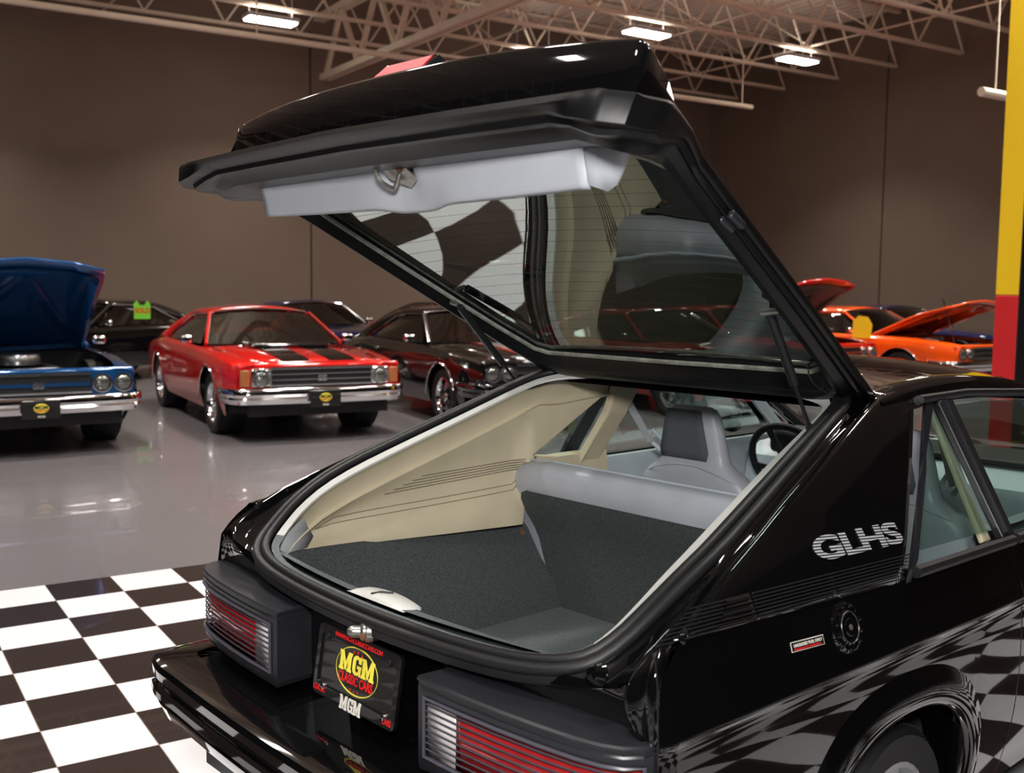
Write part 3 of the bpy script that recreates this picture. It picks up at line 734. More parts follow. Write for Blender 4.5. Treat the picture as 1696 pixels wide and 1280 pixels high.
# striped model letters on the sail panel
dn = V((1, 0, .6)).normalized()
dl = text('decal_letters', 'GLHS', .066, (0, 0, 0), (1, 0, 0), (0, 1, 0), 'decal_stripes', SAIL, bold=.0026, align='LEFT', sp=.97, fit=(.338, .053))
for v in dl.data.vertices:      # lay the film on the curved panel
    u_, h_, d_ = v.co; y_ = .634 + u_ - .06 * h_; z_ = .921 - .028 * u_ + .86 * h_
    v.co = V((sx(y_, z_) + .0050 + d_, y_, z_))
nt = MATS['decal_stripes'].node_tree
for n_ in nt.nodes:
    if n_.type == 'TEX_WAVE': n_.bands_direction = 'Z'; n_.inputs['Scale'].default_value = 56
    if n_.type == 'TEX_COORD': tcn = n_
mpn = nt.nodes.new('ShaderNodeMapping'); mpn.inputs['Rotation'].default_value = (.083, 0, 0)
wn = [n_ for n_ in nt.nodes if n_.type == 'TEX_WAVE'][0]
nt.links.new(tcn.outputs['Object'], mpn.inputs[0]); nt.links.new(mpn.outputs[0], wn.inputs[0])
# ---- gutter between sail and seal, rear corners
full_e = edge; g2 = MB(); 
ns = len(edge)
rows = []
for k in range(ns):
    e, s_ = edge[k], seal[k]
    nrm = V((0, -.34, .94))
    oe = V((sx(e.y, e.z - .004) + .004, e.y, e.z - .005)) if e.y > .15 else e + V((.0, -.0005, -.0005))
    rows.append([oe, e, e.lerp(s_, .12) - nrm * .004, e.lerp(s_, .35) - nrm * .016, e.lerp(s_, .8) - nrm * .020, s_ - nrm * .004, s_.lerp(sinn[k], .7) - nrm * .004])
gm_ = MB().grid(rows)
rows = [[seal[k] - V((0, -.34, .94)) * .004 + V((0, (.02 if k > ns else 0), 0)), sinn[k] - V((0, -.34, .94)) * .006] for k in range(ns - 1, len(seal))]
gm_.grid(rows); gm_.mirror(); obj('hatch_gutter', gm_, 'black_paint', CR, ang=70)
# roof strip in front of the seal, bridging the hinges
rows = [[V((x * .58, 1.19 + .045 * (1 - x * x), 1.222 + .02 * (1 - x * x))), V((x * .555, 1.17, 1.19)), V((x * .53, 1.15, 1.178))] for x in frange(-1, 1, 20)]
obj('hatch_header', MB().grid(rows), 'black_paint', CR)
# ---- rubber seal
for_loop = [V((-p.x, p.y, p.z)) for p in seal[::-1]][:-1] + seal[:-1]
def lp2(h, f): 
    hh_ = [a.lerp(b_, f) for a, b_ in zip(*h)]; return [V((-p.x, p.y, p.z)) for p in hh_[::-1]][:-1] + hh_[:-1]
m = MB().tube(chaikin([p + V((0, 0, .004)) for p in lp2((seal, sinn), .12)], 1, True), .013, 8, True)
m.tube(chaikin([p + V((0, 0, .008)) for p in lp2((seal, sinn), .48)], 1, True), .012, 8, True)
A_, B_ = chaikin(lp2((seal, sinn), 0), 1, True), chaikin(lp2((seal, sinn), .72), 1, True)
m.grid([A_, [p - V((0, 0, .02)) for p in A_], [p - V((0, 0, .02)) for p in B_], B_], cv=True)
obj('hatch_seal', m, 'black_rubber', CR, ang=60)
# pale finishing strip inside the seal
A_, B_ = lp2((seal, sinn), .74), lp2((seal, sinn), 1.05)
A_, B_ = chaikin(A_, 1, True), chaikin(B_, 1, True); n = len(A_)
m = MB(); top = [p + V((0, 0, .004)) for p in A_]; bot = [p - V((0, 0, .002)) for p in B_]; bot2 = [p - V((0, 0, .008)) for p in B_]
m.grid([top, bot, bot2], cv=True)
# only the side and front runs are pale plastic; the sill is carpeted
kp = [f for f in m.f if (min(m.v[i][1] for i in f) > .125)]
ks = [f for f in m.f if not (min(m.v[i][1] for i in f) > .125)]
ms = MB(); ms.v = list(m.v); ms.f = ks; m.f = kp
obj('opening_trim', m, 'pale_trim', CR); obj('sill_carpet_edge', ms, 'carpet_light', CR)
# ---- rear face of the body
PLAN = [(0, .045), (.235, .047), (.40, .052), (.52, .060), (.62, .068), (.70, .076), (.765, .085), (.795, .080)]
TOPZ = [(0, .752), (.40, .760), (.52, .768), (.62, .778), (.70, .786), (.752, .790), (.795, .788)]
rows = []
for x, y in PLAN:
    zt = interp(TOPZ, x); xx = x
    rows.append([(min(xx, sx(.075, z) - .001) if x > .7 else xx, y + (0.012 if z < .72 else 0) - .0, z) for z in frange(zt, .45, 10)])
m = MB().grid(rows); m.grid([[edge[k] for k in range(7)], [V((PLAN[min(k, 6)][0], PLAN[min(k, 6)][1], interp(TOPZ, PLAN[min(k, 6)][0]))) for k in range(7)]])
m.grid([[V((.748, .095, zo(.095))), V((.755, .09, .803)), V((sx(.08, .79), .08, .792))], [V((.752, .16, zo(.16, .018))), V((.768, .155, .864)), V((sx(.15, .862), .15, .862))], [V((.745, .20, zo(.20, .024))), V((.765, .19, .873)), V((sx(.19, .862), .19, .864))]])
m.mirror(); obj('rear_panel', m, 'black_paint', CR, ang=50)
# sheet metal ridges at the rear right corner
ca_ = resample(chaikin([(.738, .105, .838), (.724, .078, .81), (.722, .062, .775), (.726, .060, .745), (.742, .064, .720), (.770, .070, .704)], 2), 20)
cb_ = resample(chaikin([(.772, .105, .868), (.786, .078, .845), (.792, .063, .80), (.792, .062, .76), (.791, .064, .72), (.789, .070, .704)], 2), 20)
rows = []
for a, b_ in zip(ca_, cb_):
    dn2 = V((0, -1, 0)); rows.append([a - dn2 * .012, a, a + dn2 * .007 + (b_ - a) * .10, a.lerp(b_, .28) + dn2 * .008, a.lerp(b_, .42) + dn2 * .001, a.lerp(b_, .72) + dn2 * .002, a.lerp(b_, .85) + dn2 * .007, a.lerp(b_, .97) + dn2 * .005, b_, b_ - dn2 * .012])
obj('body_seam', MB().grid(rows), 'black_paint', CR, ang=60)
m = MB().tube(chaikin([(.775, .074, .865), (.79, .066, .85), (.796, .066, .80), (.797, .07, .62)], 2), .0015, 5); obj('seam_glint', m, 'black_satin', CR)
obj('bump_stop', MB().lathe([(0, .022), (.012, .02), (.018, .010), (.022, 0)], (.665, .062, .800), (0, -1, .3), 20), 'black_paint', CR)
# ---- bumper
prof = [(.12, .500), (-.05, .497), (-.130, .492), (-.148, .486), (-.156, .474), (-.154, .452), (-.148, .444), (-.132, .440), (-.132, .430), (-.146, .426), (-.156, .418), (-.158, .404), (-.150, .396), (-.136, .392), (-.138, .386),
        (-.146, .380), (-.132, .345), (-.10, .315), (-.02, .29), (.05, .28)]
path = [(-.665, .30, (-1, 0)), (-.665, .06, (-1, 0))]
for k in range(9):
    a = PI + PI / 2 * k / 8; path.append((-.665 + .012 * (1 - math.cos(a - PI)), .02 - .018 * math.sin(a - PI), (math.cos(a), math.sin(a))))
path += [(x, .002 - .022 * (1 - (x / .62) ** 2), (0, -1)) for x in frange(-.6, .6, 14)]
path += [(-p[0], p[1], (-p[2][0], p[2][1])) for p in path[:11][::-1]]
rows = []
for x, y, n_ in path:
    # squarer corners than a plain offset
    sq = 1 / max(abs(n_[0]), abs(n_[1])); sq = 1 + (sq - 1) * .45
    rows.append([V((x - n_[0] * a * (sq if a < 0 else 1), y - n_[1] * a * (sq if a < 0 else 1), z)) for a, z in prof])
bump = obj('rear_bumper', MB().grid(rows), 'black_paint', CR, ang=28)
obj('bumper_strip', MB().grid([[r[7] + (r[6] - r[7]) * .2, r[7], r[8], r[9] + (r[8] - r[9]) * .6] for r in rows]), 'black_satin', bump, solid=.002)
# ---- tail lamps
def lamp(s):
    plan = [(.285, .11), (.275, -.038), (.30, -.040), (.40, -.038), (.50, -.032), (.60, -.022), (.68, -.010), (.73, .004), (.762, .022), (.782, .05), (.788, .09), (.788, .12)]
    def P(i_, z, ins=0):
        x, y = plan[i_]; return V((s * x, y + ins, z))
    zt, zb = .712, .522
    h = MB()
    top = [P(i_, zt - (.012 if 0 < i_ < 11 else .0) * 0) for i_ in range(12)]; n = 12
    def ring(z, d):   # ring inset outward by d
        out = []
        for i_ in range(12):
            x, y = plan[i_]; a = plan[max(i_ - 1, 0)]; b_ = plan[min(i_ + 1, 11)]
            t_ = V((b_[0] - a[0], b_[1] - a[1])).normalized(); nn = V((t_.y, -t_.x))
            out.append(V((s * (x + nn.x * d), y + nn.y * d, z)))
        return out
    h.grid([ring(zt, -.02), ring(zt, .0), ring(zt - .004, .004), ring(zt - .010, .004), ring(zt - .012, -.001), ring(zt - .018, -.001)])
    h.add(ring(zt, -.02), [tuple(range(12))])
    # upper and lower bands of the bezel
    h.grid([ring(zt - .018, -.001), ring(zt - .022, .001), ring(.676, 0), ring(.673, -.006)])
    h.grid([ring(.556, -.006), ring(.552, 0), ring(.535, 0), ring(zb, -.006)])
    h.add(ring(zb, -.006), [tuple(range(12))[::-1]])
    # inner end block and outer end block
    for a, b_ in ((0, 2), (9, 11)):
        h.grid([ring(.676, 0)[a:b_ + 1], ring(.553, 0)[a:b_ + 1]])
    lo = obj('tail_lamp', h, 'bezel_grey', CR, ang=24)
    # frame round the lens
    ri = ring(.674, .003); rj = ring(.555, .003); rr_ = [V(p) for p in ri[2:10]]; rb = [V(p) for p in rj[2:10]]
    obj('lens_frame', MB().tube(rr_ + rb[::-1], .004, 6, True), 'lamp_rib', lo)
    # lens: white segment next to the plate, red for the rest
    def seg(i0, i1, nm, mt):
        ra, rb_ = ring(.672, -.008), ring(.557, -.008)
        A, Bq = ra[i0:i1 + 1], rb_[i0:i1 + 1]
        if nm == 'white':
            A = [ra[2], ra[2].lerp(ra[3], .85)]; Bq = [rb_[2], rb_[2].lerp(rb_[3], .85)]
        else:
            A = [ra[2].lerp(ra[3], .85)] + ra[3:10]; Bq = [rb_[2].lerp(rb_[3], .85)] + rb_[3:10]
        L_ = obj('lens', MB().grid([A, Bq]), mt, lo, solid=.003); L_['label'] = nm + ' lens'
    seg(2, 3, 'white', 'lamp_white'); seg(3, 9, 'red', 'lamp_red')
    for k in range(8):
        z = .570 + k * .0130
        r = ring(z, -.002)[2:10]
        obj('lens_rib', MB().tube(r, .0019, 6), 'lamp_rib', lo)
    return lo
lamp(1); lamp(-1)
# ---- licence plate, leaning forward at the top
pt = .152; PU = V((0, math.sin(pt), math.cos(pt))); PN = V((0, -math.cos(pt), math.sin(pt))); P0 = V((0, -.004, .546))
def pp(x, h, d=0): return P0 + V((x, 0, 0)) + PU * h + PN * d
def rrect(w, h0, h1, r, n=5):
    out = []
    for cx, cy, a0 in ((w - r, h1 - r, 0), (-w + r, h1 - r, PI / 2), (-w + r, h0 + r, PI), (w - r, h0 + r, 1.5 * PI)):
        for k in range(n + 1): a = a0 + PI / 2 * k / n; out.append((cx + r * math.cos(a), cy + r * math.sin(a)))
    return out
plate = obj('license_plate', MB().prism([pp(x, h, .004) for x, h in rrect(.150, .006, .152, .01)], PN * .003), 'plate_black', CR, bevel=.001)
o_ = rrect(.1575, 0, .160, .014); i_ = rrect(.143, .024, .138, .006)
m = MB().grid([[pp(x, h, .002) for x, h in o_], [pp(x, h, .011) for x, h in o_], [pp(x, h, .012) for x, h in i_], [pp(x, h, .006) for x, h in i_]], cv=True)
obj('plate_frame', m, 'plate_frame', plate, ang=25)
X_, N_ = V((1, 0, 0)), PN
def slab_mgm(cx, h0, w, h, d, mt):
    Mx = [(0, 0), (.38, 0), (.38, .15), (.31, .15), (.31, .60), (.45, .05), (.55, .05), (.69, .60), (.69, .15), (.62, .15), (.62, 0), (1, 0), (1, .15), (.94, .15), (.94, .85), (1, .85), (1, 1), (.70, 1), (.5, .45), (.30, 1), (0, 1), (0, .85), (.06, .85), (.06, .15), (0, .15)]
    Gx = [(.97, .64), (.68, .64), (.68, .74), (.60, .82), (.45, .82), (.36, .74), (.36, .26), (.45, .18), (.60, .18), (.68, .26), (.68, .36), (.52, .36), (.52, .52), (1, .52), (1, .36), (.96, .36), (.96, 0), (.80, 0), (.74, .06), (.55, 0), (.30, 0), (.10, .12), (.02, .30), (.02, .70), (.10, .88), (.30, 1), (.55, 1), (.74, .94), (.80, 1), (.97, 1)]
    for k, (L_, x0, wd) in enumerate(((Mx, 0, .36), (Gx, .375, .26), (Mx, .64, .36))):
        obj('plate_letter', MB().prism([pp(cx + ((x0 + px * wd) - .5) * w, h0 + py * h, d) for px, py in L_], PN * .0005), mt, plate, smooth=False)
text('plate_lettering', 'WWW.MGMCLASSICCARS.COM', .0115, pp(0, .1435, .0125), X_, PU, 'ink_red', plate, bold=.0001, fit=(.182, .0105))
text('plate_lettering', 'CLASSIC', .0125, pp(-.150, .0085, .0125), X_, PU, 'ink_red', plate, bold=.0001, align='LEFT', fit=(.046, .0125))
text('plate_lettering', 'CARS', .0125, pp(.116, .0085, .0125), X_, PU, 'ink_red', plate, bold=.0001, align='LEFT', fit=(.032, .0125))
slab_mgm(-.002, -.005, .082, .031, .0125, 'ink_white')
slab_mgm(0, .077, .134, .043, .0088, 'ink_yellow')
text('plate_lettering', 'CLASSIC CARS', .019, pp(0, .0535, .0086), X_, PU, 'ink_red', plate, bold=.0003, fit=(.130, .0205))
m = MB(); n = 48; ra = []; rb = []
for k in range(n):
    a = 2 * PI * k / n; ca, sa = math.cos(a), math.sin(a)
    wd_ = .0012 + .0030 * abs(math.sin(a + .35)) ** 2
    ra.append(pp(.0805 * ca, .0845 + .053 * sa, .0082)); rb.append(pp((.0805 - wd_) * ca, .0845 + (.053 - wd_) * sa, .0082))
obj('plate_oval', MB().grid([ra, rb], cv=True), 'ink_yellow', plate, solid=.0004)
def star(m, c, h, r):
    pts = [pp(c + r * (1 if k % 2 == 0 else .42) * math.sin(k * PI / 5), h + r * (1 if k % 2 == 0 else .42) * math.cos(k * PI / 5), .0083) for k in range(10)]
    m.prism(pts, PN * .0004)
m = MB()
for c_, h_ in ((-.016, .1235), (0, .1265), (.016, .1235)): star(m, c_, h_, .0042)
for c_, h_ in ((-.014, .0425), (0, .040), (.014, .0425)): star(m, c_, h_, .0036)
obj('plate_stars', m, 'ink_red', plate, smooth=False)
for x, h in ((-.118, .020), (.118, .020), (-.118, .137), (.118, .137)):
    obj('plate_screw', MB().lathe([(0, .016), (.006, .015), (.008, .010), (.008, .007), (.010, .006)], pp(x, h, .0), tuple(PN), 12), 'chrome' if h < .1 else 'black_satin', plate)
# ---- lock cylinder above the plate
lc = V((.030, .002, .730)); ax_ = V((-.52, -.84, .05)).normalized()
m = MB().lathe([(0, -.03), (.019, -.03), (.020, -.026), (.020, .004), (.017, .008), (.013, .010), (.013, .026), (.011, .032), (.006, .037), (0, .038)], lc, tuple(ax_), 24)
lk = obj('hatch_lock', m, 'dull_metal', CR)
obj('lock_collar', MB().lathe([(.021, -.02), (.0235, -.018), (.0235, -.004), (.021, -.002)], lc, tuple(ax_), 24), 'dull_metal', lk)
obj('lock_bolt', MB().lathe([(0, .024), (.006, .023), (.0065, .018)], lc + V((.012, -.002, -.002)), (.5, -.86, 0), 8), 'rust', lk)
# ---- fuel cap
fc = V((sx(.665, .789) + .001, .665, .789))
m = MB().lathe([(0, .011), (.017, .011), (.019, .009), (.030, .0085), (.032, .010), (.034, .008), (.036, .006), (.046, .006), (.051, .003), (.053, -.002)], fc, (1, 0, .28), 40)
fcap = obj('fuel_cap', m, 'black_paint', CR, ang=30)
m = MB().lathe([(.0305, .009), (.0318, .0108), (.033, .009)], fc, (1, 0, .28), 40); obj('cap_ring', m, 'bezel_grey', fcap)
obj('cap_lock', MB().lathe([(0, .0125), (.006, .012), (.0065, .009)], fc, (1, 0, .28), 16), 'dull_metal', fcap)
m = MB()
for k in range(12):
    a = 2 * PI * k / 12 + .2; m.lathe([(0, .009), (.004, .008), (.005, .004)], fc + V((-.28 * math.sin(a), math.cos(a), math.sin(a))) * .043, (1, 0, .28), 8)
obj('cap_bolt', m, 'black_paint', fcap)
# fuel sticker
def sp_(y, z, o_=.0012): return V((sx(y, z) + o_, y, z))
def stick(y0, y1, z0, z1, o_): return [sp_(y0, z0 + .006, o_), sp_(y1, z0, o_), sp_(y1, z1, o_), sp_(y0, z1 + .006, o_)]
st = obj('fuel_sticker', MB().prism(stick(.470, .580, .7735, .792, .001), (.0004, 0, 0)), 'ink_white', CR, smooth=False)
obj('sticker_face', MB().prism(stick(.4715, .5785, .7747, .7908, .0015), (.0003, 0, 0)), 'plate_black', st, smooth=False)
obj('sticker_band', MB().prism(stick(.4722, .5778, .7752, .7800, .0019), (.0002, 0, 0)), 'plate_black', st, smooth=False)
text('sticker_lettering', 'UNLEADED FUEL ONLY', .0088, sp_(.525, .7822 + .003, .0030), (.026, 1, -.055), (-.3, 0, 1), 'ink_white', st, bold=.0002, ext=.0001, fit=(.098, .0062))
text('sticker_lettering', 'PREMIUM RECOMMENDED', .0062, sp_(.525, .7758 + .003, .0026), (.026, 1, -.055), (-.3, 0, 1), 'ink_red', st, bold=.0001, ext=.0001, fit=(.095, .0042))
# ---- wheel
w = wheel(CR, .70, .93, R=.245, style='silver', w=.17, side=1)
wheel(CR, -.70, .93, R=.245, style='silver', w=.17, side=-1)
m = MB()
for k in range(90):
    a = 2 * PI * k / 90; m.box((.735, .93 + .2425 * math.cos(a), .245 + .2425 * math.sin(a)), (.06, .010, .006), Matrix.Rotation(a, 3, 'X'))
obj('tire_tread', m, 'tire', CR, smooth=False)
# ---- roof, windshield, bonnet
ZE = [(1.15, 1.212), (1.31, 1.232), (1.5, 1.240), (1.66, 1.238), (2.0, 1.212), (2.2, 1.18)]
def roofp(x, y):
    xe = interp([(1.15, .582), (1.4, .572), (2.0, .575), (2.2, .57)], y); t_ = x
    return V((xe * t_, y + (.03 * (1 - t_ * t_) if y > 2.1 else (.04 * (1 - t_ * t_) if y < 1.25 else 0)), interp(ZE, y) + .052 * (1 - abs(t_) ** 2.4)))
obj('roof', MB().grid([[roofp(t_, y) for t_ in frange(-1, 1, 24)] for y in (1.17, 1.2, 1.25, 1.31, 1.4, 1.5, 1.6, 1.7, 1.8, 1.9, 2.0, 2.1, 2.2)]), 'black_paint', CR, solid=.015, ang=60)
for s in (-1, 1):
    rows = []
    for y in frange(1.15, 2.2, 16):
        e = roofp(1, y); rows.append([V((s * e.x, e.y, e.z)), V((s * (e.x + .012), y, e.z - .010)), V((s * (e.x + .014), y, e.z - .03)), V((s * (e.x + .030), y, e.z - .05))])
    obj('roof_rail', MB().grid(rows), 'black_paint', CR, ang=60)
    obj('windshield_pillar', MB().tube([(s * .59, 2.2, 1.165), (s * .64, 2.5, 1.03), (s * .70, 2.86, .87)], .028, 8), 'black_paint', CR)
obj('windshield', MB().grid([[V((t_ * .57, 2.2 + .03 * (1 - t_ * t_), 1.17 + .05 * (1 - t_ * t_))).lerp(V((t_ * .68, 2.9 + .1 * (1 - t_ * t_), .87 + .02 * (1 - t_ * t_))), j / 5) for t_ in frange(-1, 1, 12)] for j in range(6)]), 'clear_glass', CR)
obj('bonnet', MB().grid([[V((t_ * .79, y + .1 * (1 - t_ * t_), interp([(2.88, .862), (3.4, .80), (3.95, .70)], y) + .03 * (1 - t_ * t_))) for t_ in frange(-1, 1, 12)] for y in frange(2.88, 3.95, 6)]), 'black_paint', CR)
obj('front_face', MB().box((0, 3.98, .48), (1.55, .1, .42)), 'black_satin', CR, bevel=.04)
obj('floor_pan', MB().box((0, 1.95, .2), (1.46, 3.9, .06)), 'black_satin', CR, smooth=False)
# ---- side windows (right, then left mirrored)
def flat(poly, th, mt, nm, par, s, inset=0, bevel=0, **k):
    n_ = V((s * 1, 0, .6)).normalized(); q_ = [V((s * p[0], p[1], p[2])) - n_ * inset for p in poly]
    return obj(nm, MB().prism(q_, -n_ * th), mt, par, smooth=False, bevel=bevel, **k)
for s in (1, -1):
    flat([(.612, 1.36, 1.165), (.604, 1.44, 1.182), (.781, 1.395, .885), (.776, 1.00, .892), (.70, 1.185, 1.017)], .004, 'clear_glass', 'quarter_window', CR, s, .012)
    flat([(.604, 1.42, 1.190), (.595, 1.505, 1.205), (.796, 1.475, .862), (.796, 1.405, .862)], .022, 'black_satin', 'window_post', CR, s, -.004, .004)
    flat([(.6045, 1.452, 1.188), (.6005, 1.462, 1.19), (.792, 1.437, .872), (.792, 1.427, .872)], .01, 'bezel_grey', 'post_groove', CR, s, -.010)
    flat([(.60, 1.41, 1.19), (.604, 1.36, 1.19), (.69, 1.20, 1.037), (.79, .975, .880), (.812, .90, .845), (.80, .945, .86), (.70, 1.16, 1.02), (.60, 1.335, 1.18)][:7], .012, 'black_satin', 'window_rubber', CR, s, .0)
    flat([(.607, 1.505, 1.183), (.605, 1.80, 1.178), (.612, 2.05, 1.160), (.63, 2.2, 1.12), (.79, 2.70, .868), (.79, 1.47, .868)], .004, 'clear_glass', 'door_window', CR, s, .012)
    m = MB().tube([(s * .800, .945, .856), (s * .800, 1.46, .850)], .014, 8); m.tube([(s * .800, 1.48, .850), (s * .800, 2.72, .842)], .014, 8)
    obj('belt_moulding', m, 'black_rubber', CR)
    m = MB().tube([(s * .596, 1.34, 1.200), (s * .598, 1.6, 1.203), (s * .606, 2.0, 1.182), (s * .62, 2.2, 1.15)], .012, 8)
    obj('window_channel', m, 'black_satin', CR)
    # cream inner pillar behind the door
    flat([(.565, 1.40, 1.175), (.560, 1.52, 1.175), (.60, 1.50, 1.08), (.70, 1.46, .90), (.745, 1.44, .82), (.745, 1.36, .82), (.69, 1.36, .90), (.60, 1.395, 1.08)] if s < 0 else [(.60, 1.43, 1.18), (.60, 1.48, 1.18), (.70, 1.44, 1.0), (.78, 1.42, .86), (.78, 1.375, .86), (.70, 1.40, 1.0)], .03 if s < 0 else .014, 'cream_trim', 'inner_pillar', CR, s, .035 if s < 0 else .02, .008 if s < 0 else .004)
    flat([(.56, 2.12, 1.165), (.60, 2.28, 1.13), (.69, 2.70, .88), (.66, 2.66, .84), (.62, 2.50, .90), (.58, 2.25, 1.06)], .03, 'vinyl_blue', 'front_pillar_trim', CR, s, .01, .01)
    # door trim
    m = MB().grid([[V((s * .74, y, .862)), V((s * .705, y, .865)), V((s * .69, y, .83)), V((s * .685, y, .70)), V((s * .66, y, .69)), V((s * .66, y, .66)), V((s * .70, y, .64)), V((s * .70, y, .30))] for y in frange(1.47, 2.66, 6)])
    obj('door_trim', m, 'vinyl_blue', CR)
# mirrors visible through the glass
obj('door_mirror', MB().box((-.83, 2.45, .93), (.16, .08, .11)), 'black_satin', CR, bevel=.03, seg=3)
obj('door_mirror', MB().box((.83, 2.45, .93), (.16, .08, .11)), 'black_satin', CR, bevel=.03, seg=3)

# ------------------------------------------------------------------ cabin and load bay
def zdiag(y): return .93 + (y - 1.02) * .52
def quarter_trim(s):
    rows = []; rail = []
    h = [p for p in sinn if .17 < p.y < 1.0 and p.x > .4] + [V((.513, 1.06, zo(1.06, .028))), V((.513, 1.15, 1.193)), V((.515, 1.28, 1.203)), V((.515, 1.40, 1.208))]
    pts = resample([V((.565, .14, zo(.14, -.026)))] + h, 40)
    for p in pts:
        o1 = V((p.x + .028, p.y + .0, p.z - .035)); o2 = V((p.x + .034, p.y, p.z - .085)); o3 = V((p.x + .022, p.y, p.z - .092))
        rail.append([V((p.x - .004, p.y, p.z - .003)), V((p.x + .003, p.y, p.z - .014)), o1, o2, o3])
    m = MB().grid([[V((s * q_.x, q_.y, q_.z)) for q_ in r] for r in rail])
    # main panel under the rail
    mp_ = []
    for i, r in enumerate(rail):
        p = r[4]; y = p.y; zb_ = .745 - .02 * y if y < 1.0 else .725 + (zdiag(1.05) - .725) * min(1, (y - 1.0) / .04) if y < 1.05 else zdiag(y)
        zb_ = min(zb_, p.z - .004)
        row = []
        for k in range(9):
            f = k / 8; z = p.z + (zb_ - p.z) * f
            bow = .035 * math.sin(PI * min(1, f * 1.15)) if y < 1.0 else .01
            row.append(V((s * (p.x + bow * (1 if f < .99 else 1)), y, z)))
        mp_.append(row)
    m.grid(mp_)
    # belt piece under the window
    zb0 = 0
    if s < 0: m.grid([[V((s * x, y, z)) for x, z in ((.70, zb0 + (.905 if y > 1.1 else .925)), (.64, zb0 + (.905 if y > 1.1 else .925)), (.625, .78), (.615, .70), (.615, .45))] for y in (.98, 1.1, 1.25, 1.40, 1.5)])
    t = obj('quarter_trim', m, 'cream_trim', CR, ang=50)
    # moulded grooves, laid on the face of the panel
    def onp(y, z):
        best = None
        for r0, r1 in zip(mp_, mp_[1:]):
            if min(r0[0].y, r1[0].y) <= y <= max(r0[0].y, r1[0].y) and abs(r1[0].y - r0[0].y) > 1e-6:
                f = (y - r0[0].y) / (r1[0].y - r0[0].y); col = [a.lerp(b_, f) for a, b_ in zip(r0, r1)]
                for p, q_ in zip(col, col[1:]):
                    if min(p.z, q_.z) <= z <= max(p.z, q_.z) + 1e-6:
                        g_ = (z - p.z) / (q_.z - p.z + 1e-9); best = p.lerp(q_, g_)
                if best is None: best = min(col, key=lambda p: abs(p.z - z))
        return (best or V((s * .62, y, z))) - V((s * .001, 0, 0))
    g1 = MB()
    for k in range(5):
        ya = .52 + .03 * k; za = .868 + .011 * k
        g1.tube([onp(y, za + (.905 + .007 * k - za) * (y - ya) / (1.06 - ya)) for y in frange(ya, 1.06, 10)], .0013, 5)
    for k in (0, 1):
        g1.tube([onp(.30, .790)] + [onp(y, .796 + .018 * k + .042 * (y - .3) / .7) for y in frange(.36, 1.04, 10)], .0011, 5)
    obj('trim_groove', g1, 'cream_dark', t)
    return t
QT = quarter_trim(-1); quarter_trim(1)
# grey end caps at the rear corners, hatch catch cover
for s in (-1, 1):
    m = MB().grid([[V((s * .575, .115, .79)), V((s * .60, .17, .80)), V((s * .615, .24, .84))], [V((s * .60, .16, .745)), V((s * .625, .21, .76)), V((s * .63, .26, .81))], [V((s * .60, .175, .70)), V((s * .625, .23, .71)), V((s * .632, .28, .78))]])
    obj('corner_trim', m, 'grey_trim', CR, solid=.004)
m = MB()
rows = []
for x in frange(-.135, .080, 14):
    t_ = (x + .135) / .215; e = math.sin(PI * t_) ** .45 if 0 < t_ < 1 else 0
    rows.append([V((x, .066 + .0 * e, .772)), V((x, .07, .770 + .010 * e)), V((x, .085, .770 + .015 * e)), V((x, .105 + .02 * e, .770 + .010 * e)), V((x, .115 + .03 * e, .765)), V((x, .12 + .03 * e, .73))])
cover = obj('catch_cover', MB().grid(rows), 'white_strip', CR)
obj('cover_slot', MB().tube([(-.050, .075, .781), (-.035, .092, .785), (-.020, .115, .781)], .004, 6), 'black_satin', cover)
# carpets
def grid2(a, b_, c_, d_, n=8, bump_=0):
    a, b_, c_, d_ = map(V, (a, b_, c_, d_)); return [[a.lerp(b_, i / n).lerp(d_.lerp(c_, i / n), j / n) for j in range(n + 1)] for i in range(n + 1)]
m = MB().grid(grid2((-.60, .10, .455), (.60, .10, .455), (.60, 1.25, .455), (-.60, 1.25, .455)))
obj('cargo_floor_carpet', m, 'carpet_light', CR)
m = MB().grid([[V((x, .07 + .035 * (x / .5) ** 2, .772 + .01 * (abs(x) / .6))), V((x, .10 + .035 * (x / .5) ** 2, .770)), V((x * .99, .13 + .03 * (x / .5) ** 2, .73)), V((x * .98, .15, .46))] for x in frange(-.57, .57, 16)])
obj('sill_carpet', m, 'carpet_light', CR)
def side_carpet(s):
    rows = []
    for y in frange(.15, 1.12, 22):
        bul = .10 * smooth01((y - .30) / .25) * 1.0       # wheel house pushes in
        zt_ = .748 - .02 * y
        ins = [(.625, zt_ + .004), (.610, zt_ + .004), (.595 - bul * .15, zt_ - .03), (.575 - bul * .5, zt_ - .12), (.555 - bul * .8, .55), (.54 - bul * .85, .455)]
        rows.append([V((s * x, y, z)) for x, z in ins])
    return obj('side_carpet', MB().grid(rows), 'carpet', CR)
side_carpet(-1); side_carpet(1)
# ---- rear seat back, folded upright: padded vinyl shell with a carpeted back
seatp = empty('rear_seat', (0, 0, 0), parent=CR)
def seat_sec(x):
    t_ = abs(x) / .60; zt_ = .935 - .055 * max(0, (t_ - .86) / .14) ** 1.6; dy = .02 * max(0, (t_ - .8) / .2)
    return [V((x, 1.10, .46)), V((x, 1.045 + dy, .70)), V((x, .995 + dy, .80)), V((x, .975 + dy, zt_ - .075)), V((x, .972 + dy, zt_ - .035)), V((x, .985 + dy, zt_ - .010)), V((x, 1.015, zt_)), V((x, 1.055, zt_ - .004)), V((x, 1.10, zt_ - .02)),
            V((x, 1.125, zt_ - .06)), V((x, 1.15, .75)), V((x, 1.24, .46))]
rows = [seat_sec(x) for x in [-.615, -.612, -.60, -.58, -.55, -.45, -.3, -.1, .1, .3, .45, .55, .58, .60, .612, .615]]
cx = len(rows)
